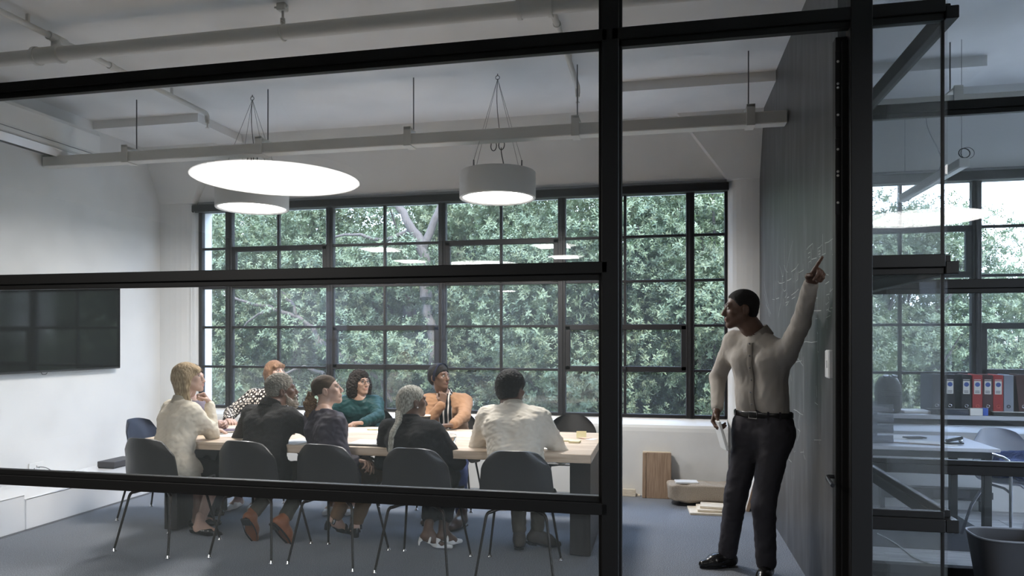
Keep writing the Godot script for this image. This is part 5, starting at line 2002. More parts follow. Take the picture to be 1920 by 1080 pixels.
# five-fingered hand; f along the fingers, n out of the palm
func add_hand(mb: MB, w: Vector3, from: Vector3, f: Vector3, n: Vector3, right: bool, curl: Array, s := 1.0) -> void:
	f = f.normalized()
	n = (n - f * n.dot(f)).normalized()
	var t := f.cross(n) * (1.0 if right else -1.0)
	var q := Field.new()
	q.cap(from, w, 0.027 * s, 0.024 * s, 0.02)
	var xs := [0.027, 0.009, -0.010, -0.027]
	var ys := [0.086, 0.091, 0.086, 0.075]
	var ls := [[0.043, 0.026, 0.021], [0.047, 0.030, 0.022], [0.043, 0.028, 0.021], [0.034, 0.021, 0.018]]
	for i in 4:
		var k: Vector3 = w + (f * ys[i] + t * xs[i]) * s
		q.cap(w + t * xs[i] * 0.62 * s + f * 0.01 * s, k, 0.0135 * s, 0.0115 * s, 0.014)
		var a := deg_to_rad(curl[i + 1])
		var p := k
		var th := 0.0
		var spread: float = (1.5 - i) * 0.05
		for j in 3:
			th += a * [1.0, 1.05, 0.7][j]
			var d: Vector3 = (f * cos(th) + n * sin(th) + t * spread * cos(th)).normalized()
			var e: Vector3 = p + d * ls[i][j] * s
			q.cap(p, e, (0.0098 - 0.0008 * j) * s, (0.0092 - 0.001 * j) * s, 0.004)
			p = e
	var tb := w + (f * 0.034 + t * 0.036 + n * 0.012) * s
	q.cap(w + (f * 0.014 + t * 0.014 + n * 0.006) * s, tb, 0.015 * s, 0.0135 * s, 0.014)
	var c0 := deg_to_rad(curl[0])
	var d1 := (f * 0.72 + t * (0.62 - 0.5 * sin(c0)) + n * (0.25 + 0.6 * sin(c0))).normalized()
	var p1 := tb + d1 * 0.036 * s
	var d2 := (d1 * cos(c0) + (f * 0.5 - t * 0.6 + n * 0.3) * sin(c0) * 0.8).normalized()
	q.cap(tb, p1, 0.0125 * s, 0.0105 * s, 0.008)
	q.cap(p1, p1 + d2 * 0.03 * s, 0.0105 * s, 0.0085 * s, 0.005)
	q.build(mb, 0.0042)

var fold := FastNoiseLite.new()
var curlnoise := FastNoiseLite.new()

func folds(amp: float, freq: float, stretch: Vector3) -> Bend:
	var b := Folds.new()
	b.noise = fold
	b.amp = amp
	b.q = stretch * freq
	return b

func tufts(amp: float, freq: Vector3) -> Bend:
	var b := Tufts.new()
	b.noise = curlnoise
	b.amp = amp
	b.q = freq
	return b

func flat(y: float) -> Bend:
	var b := Flat.new()
	b.y = y
	return b

# shoe in its own frame: sole on y = 0, toe towards -z, ankle over the origin
func shoe(xf: Transform3D, kind: String, m: Material, parent: Node3D) -> void:
	var f := Field.new()
	var b := MB.new()
	match kind:
		"oxford", "boot":
			f.cap(Vector3(0, 0.035, 0.045), Vector3(0, 0.035, -0.08), 0.036, 0.042, 0.03)
			f.cap(Vector3(0, 0.03, -0.08), Vector3(0.004, 0.022, -0.165), 0.041, 0.026, 0.03)
			f.cap(Vector3(0, 0.06, 0.02), Vector3(0, 0.11 if kind == "oxford" else 0.17, 0.022), 0.042, 0.041, 0.03)
			f.cap(Vector3(0, 0.065, 0.0), Vector3(0, 0.045, -0.09), 0.036, 0.03, 0.03)
			f.build(b, 0.0075, xf, null, flat(0.012))
			part(b, "shoe", m, parent)
			b = MB.new()
			b.xf = xf
			var P := []
			for j in 2:
				for i in 20:
					var t := TAU * i / 20.0
					var z := -0.06 - sin(t) * 0.128
					P.append(Vector3(cos(t) * (0.044 - 0.010 * clampf((z - 0.0) / 0.07, 0, 1) - 0.014 * clampf((-z - 0.11) / 0.08, 0, 1)), 0.013 * j, z))
			b.grid(P, 20, 2, true, false, false)
			b.grid(P, 20, 2, true, false, true)
			b.box(Vector3(-0.034, -0.012, 0.005), Vector3(0.034, 0.003, 0.068), 0.004)
			part(b, "sole", M.black_plastic, parent)
			b = MB.new()
			b.xf = xf
			for k in 4:
				b.tube([Vector3(-0.018, 0.083 - k * 0.006, -0.045 - k * 0.017), Vector3(0, 0.091 - k * 0.007, -0.05 - k * 0.017), Vector3(0.018, 0.083 - k * 0.006, -0.045 - k * 0.017)], 0.0025, 6)
			if kind == "oxford":
				part(b, "laces", M.black_plastic, parent)
		"flat":
			f.cap(Vector3(0, 0.03, 0.05), Vector3(0, 0.025, -0.07), 0.030, 0.036, 0.02)
			f.cap(Vector3(0, 0.025, -0.07), Vector3(0, 0.018, -0.145), 0.036, 0.022, 0.02)
			f.ell(Vector3(0, 0.08, -0.01), Vector3(0.03, 0.05, 0.085), 0.008, true)
			f.build(b, 0.006, xf, null, flat(0.002))
			part(b, "shoe", m, parent)
		"mule", "sandal":   # heeled: the heel of the foot stands raised
			f.cap(Vector3(0, 0.016, -0.07), Vector3(0, 0.012, -0.17), 0.034, 0.016, 0.02)
			f.cap(Vector3(0, 0.05, 0.045), Vector3(0, 0.014, -0.07), 0.012, 0.018, 0.02)
			f.build(b, 0.006, xf, null, flat(0.001))
			b.xf = xf
			if kind == "mule":
				b.tube([Vector3(0, 0.05, 0.05), Vector3(0, 0.025, 0.062), Vector3(0, 0.0, 0.06)], [0.02, 0.009, 0.005], 10)
				b.tube(bez(Vector3(-0.037, 0.03, 0.0), Vector3(-0.04, 0.09, -0.01), Vector3(0.04, 0.09, -0.01), Vector3(0.037, 0.03, 0.0), 8), 0.009, 8)
			else:
				b.tube([Vector3(0, 0.06, 0.045), Vector3(0, 0.03, 0.05), Vector3(0, 0.0, 0.045)], [0.026, 0.024, 0.021], 12)
				b.tube(bez(Vector3(-0.032, 0.05, 0.03), Vector3(-0.045, 0.13, 0.02), Vector3(0.045, 0.13, 0.02), Vector3(0.032, 0.05, 0.03), 8), 0.014, 8)
				b.tube(bez(Vector3(-0.036, 0.015, -0.09), Vector3(-0.04, 0.075, -0.09), Vector3(0.04, 0.075, -0.09), Vector3(0.036, 0.015, -0.09), 8), 0.012, 8)
			part(b, "shoe", m, parent)

func bare_foot(mb: MB, xf: Transform3D, heel := 0.0) -> void:
	var f := Field.new()
	f.cap(Vector3(0, 0.035 + heel, 0.035), Vector3(0, 0.03, -0.09), 0.027, 0.028, 0.02)
	f.cap(Vector3(0, 0.025, -0.09), Vector3(0, 0.016, -0.14), 0.027, 0.013, 0.02)
	f.cap(Vector3(0, 0.04 + heel, 0.02), Vector3(0, 0.14 + heel, 0.015), 0.03, 0.034, 0.025)
	f.cap(Vector3(0, 0.09 + heel, 0.01), Vector3(0, 0.045, -0.07), 0.026, 0.02, 0.02)
	f.build(mb, 0.008, xf)

# everything is given in room coordinates; the node stands on the floor below the hips
func person(s: Dictionary) -> Node3D:
	var base := Vector3(s.hip.x, 0, s.hip.z)
	var o := thing("person", s.label, "person", base)
	var hip: Vector3 = s.hip - base
	var chest: Vector3 = s.chest - base
	var male: bool = s.get("male", false)
	var sw: float = s.get("sw", 0.185 if male else 0.16)
	var g: float = s.get("bulk", 1.0)
	var rs := Vector3(cos(deg_to_rad(s.turn)), 0, sin(deg_to_rad(s.turn)))          # shoulder axis, to the figure's right
	var ht: float = s.get("hipturn", s.turn)
	var rh := Vector3(cos(deg_to_rad(ht)), 0, sin(deg_to_rad(ht)))
	var fwd := heading(s.turn)
	var tilt: float = s.get("tilt", 0.0)
	var shR := chest + rs * sw + Vector3(0, -0.025 - tilt, 0)
	var shL := chest - rs * sw + Vector3(0, -0.025 + tilt, 0)
	var ua: float = 0.295 if male else 0.268
	var fa: float = 0.265 if male else 0.242
	var wR: Vector3 = s.R.w - base
	var wL: Vector3 = s.L.w - base
	var eR := ik(shR, wR, ua, fa, s.R.pole)
	var eL := ik(shL, wL, ua, fa, s.L.pole)
	var hR := hip + rh * 0.085
	var hL := hip - rh * 0.085
	var aR: Vector3 = s.footR.a - base
	var aL: Vector3 = s.footL.a - base
	var th := 0.43 if male else 0.41
	var kR := ik(hR, aR, th, 0.42 if male else 0.40, s.get("kneepole", heading(ht) + Vector3(0, 0.6, 0)))
	var kL := ik(hL, aL, th, 0.42 if male else 0.40, s.get("kneepole", heading(ht) + Vector3(0, 0.6, 0)))
	var waist: Vector3 = hip.lerp(chest, 0.42) + fwd * s.get("belly", 0.0)
	var neck := chest + Vector3(0, 0.045, 0)
	var skin: Color = s.skin
	# body: one mesh of trunk, limbs, head and hands
	var mb := MB.new()
	mb.col = skin
	var f := Field.new()
	trunk(f, hip, waist, chest, rs, rh, shR, shL, 0.84 * g, 0.05)
	f.cap(chest, neck, 0.06, 0.05, 0.04)
	for q in [[shR, eR, wR], [shL, eL, wL]]:
		f.cap(q[0], q[1], 0.046, 0.037, 0.03)
		f.cap(q[1], q[2], 0.037, 0.025, 0.02)
	for q in [[hR, kR, aR], [hL, kL, aL]]:
		f.cap(q[0], q[1], 0.075, 0.05, 0.03)
		f.cap(q[1], q[1].lerp(q[2], 0.3), 0.05, 0.052, 0.02)
		f.cap(q[1].lerp(q[2], 0.3), q[2], 0.052, 0.032, 0.02)
	f.build(mb, 0.017)
	var hx := head_frame(s.head.p - base, s.head.face, s.head.get("pitch", 0.0), s.head.get("roll", 0.0), s.head.get("s", 1.0 if male else 0.95))
	add_head(mb, hx, skin, s.get("lip", skin.lerp(Color(0.40, 0.12, 0.1), 0.18 + 0.5 * skin.r)), s.get("brow", Color(0.02, 0.015, 0.01)), s.get("iris", Color(0.03, 0.02, 0.015)), male, neck - fwd * 0.0)
	var hs := 1.0 if male else 0.92
	add_hand(mb, wR, eR.lerp(wR, 0.72), s.R.f, s.R.n, true, s.R.get("curl", [20, 25, 28, 30, 32]), hs)
	add_hand(mb, wL, eL.lerp(wL, 0.72), s.L.f, s.L.n, false, s.L.get("curl", [20, 25, 28, 30, 32]), hs)
	# clothes
	var top: Dictionary = s.top
	var tf := Field.new()
	var fat: float = top.get("fat", 1.0) * g
	trunk(tf, hip + Vector3(0, top.get("tuck", 0.0), 0), waist, chest, rs, rh, shR, shL, fat, 0.055, 0.82 if top.has("tuck") else 1.0)
	if top.get("hem", 0.0) > 0.0:
		for k in [-1.0, 1.0]:
			var hh: Vector3 = hip + rh * 0.08 * k
			tf.cap(hh, hh + (kR - hR).normalized() * top.hem if not s.get("standing", false) else hh - Vector3(0, top.hem, 0), 0.118 * g, 0.108 * g, 0.06)
	var sl: float = top.get("sleeve", 0.86)
	var ar: float = top.get("arm", 1.0)
	for q in [[shR, eR, wR], [shL, eL, wL]]:
		tf.cap(q[0], q[1], 0.064 * ar, 0.052 * ar, 0.07)
		tf.cap(q[1], q[1].lerp(q[2], sl), 0.052 * ar, 0.040 * ar, 0.02)
	# neckline
	if top.get("collar", 0.0) > 0.0:
		var up: Vector3 = (s.head.p - base - neck).normalized()
		tf.cap(chest - Vector3(0, 0.02, 0), neck, 0.088 if male else 0.078, 0.074 if male else 0.064, 0.03)
		tf.cap(neck + up * 0.03, neck + up * 0.3, 0.066 if male else 0.058, 0.09, 0.004, true)
	else:
		var up2: Vector3 = (s.head.p - base - neck).normalized()
		tf.ell(neck + up2 * 0.03 + fwd * top.get("scoopf", 0.03), Vector3(0.075, top.get("scoop", 0.05), 0.075), 0.01, true)
	for c in top.get("cuts", []):   # openings, in figure axes: right, up, forward from the chest
		var a: Vector3 = chest + rs * c[0].x + Vector3(0, c[0].y, 0) + fwd * c[0].z
		var b: Vector3 = chest + rs * c[1].x + Vector3(0, c[1].y, 0) + fwd * c[1].z
		tf.cap(a, b, c[2], c[3], 0.006, true)
	var tb := MB.new()
	tf.build(tb, top.get("cell", 0.0105), Transform3D.IDENTITY, null, folds(top.get("fold", 0.006), top.get("freq", 9.0), top.get("stretch", Vector3(1, 1.6, 1))))
	var garment := part(tb, top.called, top.m, o)
	if top.get("collar", 0.0) > 0.0:
		var cb := MB.new()
		collar(cb, neck - Vector3(0, 0.004, 0), (s.head.p - base - neck + Vector3(0, 0.1, 0)).normalized(), fwd, 0.068 if male else 0.060, 0.03 + 0.05 * top.collar, top.get("gap", 0.25))
		part(cb, "collar", top.m, garment)
	if top.get("placket", false):
		var pl := []
		var pr := []
		var side := fwd.cross(Vector3.UP).normalized()
		var bt := MB.new()
		for i in 19:
			var t := i / 18.0
			var ax := (chest + Vector3(0, 0.02, 0)).lerp(hip + Vector3(0, 0.13, 0), t) + fwd * 0.02
			var q := tf.hit(ax, (fwd + Vector3(0, 0.0, 0)).normalized()) + fwd * 0.0075
			pl.append(q - side * 0.016)
			pr.append(q + side * 0.016)
			if i % 3 == 1:
				bt.ball(q + fwd * 0.002, Vector3(0.005, 0.005, 0.005), 8, 5)
		var pb := MB.new()
		var P := []
		for i in 19:
			P.append_array([pl[i] - fwd * 0.006, pl[i], pr[i], pr[i] - fwd * 0.006])
		pb.grid(P, 4, 19, false, false, false)
		pb.grid(P, 4, 19, false, false, true)
		var pk := part(pb, "placket", top.m, garment)
		part(bt, "buttons", M.grey_plastic, pk)
	if s.has("under"):
		var un: Dictionary = s.under
		var uf := Field.new()
		trunk(uf, hip, waist, chest, rs, rh, shR, shL, 0.93 * g, 0.055)
		uf.cap(chest, neck + Vector3(0, 0.012, 0), 0.068, 0.058, 0.02)
		var up3: Vector3 = (s.head.p - base - neck).normalized()
		uf.cap(neck + up3 * 0.02 + fwd * 0.01, neck + up3 * 0.3, 0.05, 0.07, 0.004, true)
		var ub := MB.new()
		uf.build(ub, 0.013)
		part(ub, un.called, un.m, o)
	var leg: Dictionary = s.legs
	var lf := Field.new()
	var lr: float = leg.get("fat", 1.0)
	if leg.get("skirt", false):
		for q in [[hR, kR], [hL, kL]]:
			lf.cap(q[0], q[0].lerp(q[1], 0.92), 0.105, 0.085, 0.07)
		lf.cap(hR.lerp(kR, 0.5), hL.lerp(kL, 0.5), 0.085, 0.085, 0.06)
	else:
		var cut: float = leg.get("length", 0.92)
		for q in [[hR, kR, aR], [hL, kL, aL]]:
			lf.cap(q[0], q[1], 0.092 * lr, 0.066 * lr, 0.04)
			lf.cap(q[1], q[1].lerp(q[2], cut), 0.066 * lr, leg.get("ankle", 0.052) * lr, 0.025)
		lf.cap(hR, hL, 0.108, 0.108, 0.05)
		if s.get("standing", false):
			lf.cap(hR + Vector3(0, 0.07, 0), hL + Vector3(0, 0.07, 0), 0.096, 0.096, 0.04)
			lf.cap(hR.lerp(hL, 0.15) + Vector3(0, 0.09, 0), hL.lerp(hR, 0.15) + Vector3(0, 0.09, 0), 0.100, 0.100, 0.04)
			lf.cap(hR + Vector3(0, 0.30, 0), hL + Vector3(0, 0.30, 0), 0.165, 0.165, 0.006, true)
	var lb := MB.new()
	lf.build(lb, 0.012, Transform3D.IDENTITY, null, folds(leg.get("fold", 0.005), 8.0, Vector3(1, 1.2, 1)))
	part(lb, leg.called, leg.m, o)
	for q in [[s.footR, aR], [s.footL, aL]]:
		var fr: Dictionary = q[0]
		var bs := Basis(Vector3.UP, -deg_to_rad(fr.face)) * Basis(Vector3.RIGHT, -deg_to_rad(fr.get("pitch", 0.0)))
		var fx := Transform3D(bs, q[1] - bs * Vector3(0, 0.09, 0.01))
		if s.shoes.get("skin", false):
			bare_foot(mb, fx, 0.03 if s.shoes.kind in ["mule", "sandal"] else 0.0)
		shoe(fx, s.shoes.kind, s.shoes.m, o)
	part(mb, "body", M.skin, o)
	# hair
	var hair: Dictionary = s.hair
	var hf := Field.new()
	hair_shape(hf, hair.kind)
	var hb := MB.new()
	hf.build(hb, hair.get("cell", 0.006), hx, null, tufts(hair.get("amp", 0.004), hair.get("freq", Vector3(60, 9, 60))))
	part(hb, "hair", hair.m, o)
	if hair.kind == "ponytail":
		var pf := Field.new()
		hair_shape(pf, "tail")
		var pb2 := MB.new()
		pf.build(pb2, 0.0055, hx, null, tufts(0.013, Vector3(38, 24, 38)))
		part(pb2, "ponytail", M.curl_brown_hair, o)
	if hair.has("beard"):
		var bf := Field.new()
		for k in [-1.0, 1.0]:
			bf.cap(Vector3(k * 0.062, -0.03, -0.008), Vector3(k * 0.045, -0.085, -0.03), 0.014, 0.022, 0.02)
			bf.cap(Vector3(k * 0.045, -0.085, -0.03), Vector3(0, -0.118, -0.07), 0.022, 0.028, 0.02)
			bf.cap(Vector3(k * 0.030, -0.062, -0.077), Vector3(k * 0.022, -0.095, -0.075), 0.013, 0.016, 0.015)
		bf.cap(Vector3(-0.026, -0.05, -0.088), Vector3(0.026, -0.05, -0.088), 0.008, 0.008, 0.01)
		bf.cap(Vector3(0, -0.11, -0.072), Vector3(0, -0.145, -0.066), 0.026, 0.012, 0.02)
		bf.cap(Vector3(-0.014, -0.066, -0.1), Vector3(0.014, -0.066, -0.1), 0.007, 0.007, 0.006, true)
		var bb := MB.new()
		bf.build(bb, 0.0055, hx, null, tufts(0.006, Vector3(70, 70, 70)))
		part(bb, "beard", hair.beard, o)
	M["last_head"] = hx
	return o

func collar(b: MB, o: Vector3, up: Vector3, fwd: Vector3, r: float, h: float, gap: float) -> void:
	var x := fwd.cross(up).normalized()
	var f := up.cross(x).normalized()
	var P := []
	var rows := [[r * 0.97, -0.012], [r * 0.95, h], [r * 1.0, h + 0.004], [r * 1.06, h - 0.004], [r * 1.26, -0.016], [r * 1.22, -0.018]]
	for q in rows:
		for i in 33:
			var t := PI / 2 + gap + (TAU - 2.0 * gap) * i / 32.0
			var dip := 0.018 * pow(maxf(sin(t), 0.0), 2.0)
			P.append(o + (x * cos(t) + f * sin(t)) * q[0] + up * (q[1] - dip))
	b.grid(P, 33, rows.size(), false, true, false)
	b.grid(P, 33, rows.size(), false, true, true)

func trunk(f: Field, hip: Vector3, waist: Vector3, chest: Vector3, rs: Vector3, rh: Vector3, shR: Vector3, shL: Vector3, g: float, k: float, low := 1.0) -> void:
	var up := (chest - waist).normalized()
	for s in [-1.0, 1.0]:
		f.cap(hip + rh * 0.075 * s, waist + rs.lerp(rh, 0.5) * 0.062 * s, 0.115 * g * low, 0.094 * g, k)
		f.cap(waist + rs.lerp(rh, 0.5) * 0.062 * s, chest - up * 0.10 + rs * 0.078 * s, 0.094 * g, 0.104 * g, k)
		f.cap(chest - up * 0.10 + rs * 0.078 * s, chest - up * 0.03 + rs * 0.06 * s, 0.104 * g, 0.07 * g, k)
	f.cap(shR.lerp(shL, 0.1), chest + Vector3(0, 0.012, 0), 0.056 * g, 0.062 * g, 0.04)
	f.cap(shL.lerp(shR, 0.1), chest + Vector3(0, 0.012, 0), 0.056 * g, 0.062 * g, 0.04)

func hair_shape(f: Field, kind: String) -> void:
	match kind:
		"crop":
			f.ell(Vector3(0, 0.042, 0.016), Vector3(0.0785, 0.0835, 0.0985), 0.015)
			f.ell(Vector3(0, -0.005, 0.045), Vector3(0.074, 0.07, 0.062), 0.02)
			f.ell(Vector3(0, -0.040, -0.088), Vector3(0.13, 0.112, 0.080), 0.012, true)
			f.ell(Vector3(0, -0.135, 0.02), Vector3(0.15, 0.075, 0.15), 0.02, true)
			f.ell(Vector3(0.085, -0.025, 0.004), Vector3(0.03, 0.052, 0.032), 0.012, true)
			f.ell(Vector3(-0.085, -0.025, 0.004), Vector3(0.03, 0.052, 0.032), 0.012, true)
		"afro":
			f.ell(Vector3(0, 0.050, 0.012), Vector3(0.092, 0.095, 0.108), 0.015)
			f.ell(Vector3(0, -0.005, 0.05), Vector3(0.078, 0.075, 0.058), 0.03)
			f.ell(Vector3(0, -0.04, -0.092), Vector3(0.13, 0.092, 0.08), 0.01, true)
			f.ell(Vector3(0, -0.135, 0.02), Vector3(0.15, 0.075, 0.15), 0.03, true)
			f.ell(Vector3(0.078, -0.025, 0.005), Vector3(0.02, 0.045, 0.03), 0.01, true)
			f.ell(Vector3(-0.078, -0.025, 0.005), Vector3(0.02, 0.045, 0.03), 0.01, true)
		"curls":
			f.ell(Vector3(0, 0.048, 0.018), Vector3(0.088, 0.090, 0.104), 0.02)
			f.ell(Vector3(0, -0.01, 0.055), Vector3(0.076, 0.07, 0.06), 0.02)
			f.ell(Vector3(0, -0.04, -0.085), Vector3(0.12, 0.092, 0.082), 0.01, true)
			f.ell(Vector3(0, -0.135, 0.02), Vector3(0.15, 0.07, 0.15), 0.01, true)
			f.ell(Vector3(0.082, -0.025, 0.002), Vector3(0.022, 0.045, 0.028), 0.01, true)
			f.ell(Vector3(-0.082, -0.025, 0.002), Vector3(0.022, 0.045, 0.028), 0.01, true)
		"bob", "long":
			var l := -0.205 if kind == "bob" else -0.27
			f.ell(Vector3(0, 0.040, 0.016), Vector3(0.084, 0.088, 0.103), 0.02)
			for s in [-1.0, 1.0]:
				f.cap(Vector3(s * 0.068, 0.03, 0.02), Vector3(s * 0.074, l + 0.02, 0.03), 0.026, 0.022, 0.03)
				f.cap(Vector3(s * 0.045, 0.0, 0.075), Vector3(s * 0.05, l, 0.068), 0.034, 0.024, 0.04)
				f.cap(Vector3(s * 0.072, 0.02, -0.01), Vector3(s * 0.078, -0.05 if kind == "bob" else -0.2, -0.004), 0.016, 0.012, 0.02)
			f.cap(Vector3(0, 0.0, 0.085), Vector3(0, l, 0.08), 0.034, 0.026, 0.04)
			f.ell(Vector3(0, -0.062, -0.10), Vector3(0.064, 0.088, 0.085), 0.012, true)
			f.ell(Vector3(0, -0.14, -0.03), Vector3(0.056, 0.1, 0.085), 0.012, true)
			f.cap(Vector3(-0.052, 0.052, -0.070), Vector3(0.052, 0.052, -0.070), 0.016, 0.016, 0.02)
			f.cap(Vector3(-0.045, 0.036, -0.082), Vector3(0.045, 0.036, -0.082), 0.010, 0.010, 0.015)
			f.cap(Vector3(-0.02, 0.060, -0.080), Vector3(0.02, 0.060, -0.080), 0.016, 0.016, 0.02)
		"ponytail":
			f.ell(Vector3(0, 0.038, 0.017), Vector3(0.078, 0.083, 0.098), 0.015)
			f.ell(Vector3(0, -0.035, -0.085), Vector3(0.12, 0.090, 0.082), 0.01, true)
			f.ell(Vector3(0, -0.115, 0.0), Vector3(0.15, 0.08, 0.13), 0.01, true)
			f.ell(Vector3(0.076, -0.025, 0.0), Vector3(0.02, 0.042, 0.03), 0.01, true)
			f.ell(Vector3(-0.076, -0.025, 0.0), Vector3(0.02, 0.042, 0.03), 0.01, true)
			f.cap(Vector3(0, 0.0, 0.10), Vector3(0, -0.01, 0.13), 0.02, 0.022, 0.01)
		"tail":
			f.cap(Vector3(0, -0.01, 0.13), Vector3(0, -0.07, 0.145), 0.026, 0.042, 0.02)
			f.cap(Vector3(0, -0.07, 0.145), Vector3(0.012, -0.2, 0.15), 0.042, 0.046, 0.02)
			f.cap(Vector3(0.012, -0.2, 0.15), Vector3(-0.012, -0.30, 0.16), 0.045, 0.03, 0.02)
			f.cap(Vector3(-0.012, -0.30, 0.16), Vector3(0.008, -0.37, 0.165), 0.03, 0.008, 0.02)
		"big_curls":
			f.ell(Vector3(0, 0.040, 0.018), Vector3(0.092, 0.094, 0.105), 0.03)
			for s in [-1.0, 1.0]:
				f.ell(Vector3(s * 0.088, -0.03, 0.02), Vector3(0.045, 0.085, 0.06), 0.03)
				f.ell(Vector3(s * 0.075, -0.10, 0.03), Vector3(0.05, 0.06, 0.055), 0.03)
			f.ell(Vector3(0, -0.05, 0.09), Vector3(0.09, 0.1, 0.06), 0.03)
			f.ell(Vector3(0, -0.05, -0.10), Vector3(0.068, 0.1, 0.085), 0.012, true)
			f.ell(Vector3(0, -0.15, -0.02), Vector3(0.056, 0.1, 0.08), 0.012, true)
		"braid":
			f.ell(Vector3(0, 0.042, 0.018), Vector3(0.083, 0.086, 0.103), 0.02)
			f.ell(Vector3(0, -0.005, 0.065), Vector3(0.073, 0.08, 0.065), 0.03)
			f.ell(Vector3(0, -0.07, 0.085), Vector3(0.05, 0.055, 0.042), 0.03)
			f.ell(Vector3(0, -0.04, -0.085), Vector3(0.12, 0.090, 0.080), 0.01, true)
			f.ell(Vector3(0, -0.145, -0.02), Vector3(0.15, 0.09, 0.085), 0.01, true)
			f.ell(Vector3(0.08, -0.03, -0.005), Vector3(0.022, 0.045, 0.028), 0.01, true)
			f.ell(Vector3(-0.08, -0.03, -0.005), Vector3(0.022, 0.045, 0.028), 0.01, true)
		"short":
			f.ell(Vector3(0, 0.046, 0.018), Vector3(0.086, 0.089, 0.104), 0.02)
			f.ell(Vector3(0, -0.005, 0.06), Vector3(0.074, 0.075, 0.06), 0.03)
			f.ell(Vector3(0, -0.04, -0.088), Vector3(0.12, 0.094, 0.080), 0.01, true)
			f.ell(Vector3(0, -0.135, 0.0), Vector3(0.15, 0.075, 0.13), 0.01, true)
			f.ell(Vector3(0.082, -0.025, -0.002), Vector3(0.02, 0.045, 0.028), 0.01, true)
			f.ell(Vector3(-0.082, -0.025, -0.002), Vector3(0.02, 0.045, 0.028), 0.01, true)

func cloth(called: String, c: Color, rough := 0.85, weave := 0.05, sheen := 0.25) -> StandardMaterial3D:
	var m := mat(called, c, rough, 0, 0.3)
	bump(m, M.fine, weave, Vector3(7, 7, 7))
	m.rim_enabled = sheen > 0.0
	m.rim = sheen
	m.rim_tint = 0.5
	return m

func hair_mat(called: String, dark: Color, light: Color, sc: Vector3) -> StandardMaterial3D:
	var m := mat(called, Color(1, 1, 1), 0.68, 0, 0.4)
	tri_tex(m, noise_tex(0.05, 71, [[0.25, dark], [0.5, dark.lerp(light, 0.5)], [0.75, light]], 256, 4), sc)
	bump(m, M.fine, 0.25)
	return m

func printed(called: String, im: Image, sc: float) -> StandardMaterial3D:
	var m := mat(called, Color(1, 1, 1), 0.85, 0, 0.3)
	tri_tex(m, ImageTexture.create_from_image(im), Vector3(sc, sc, sc))
	m.uv1_triplanar_sharpness = 4.0
	return m

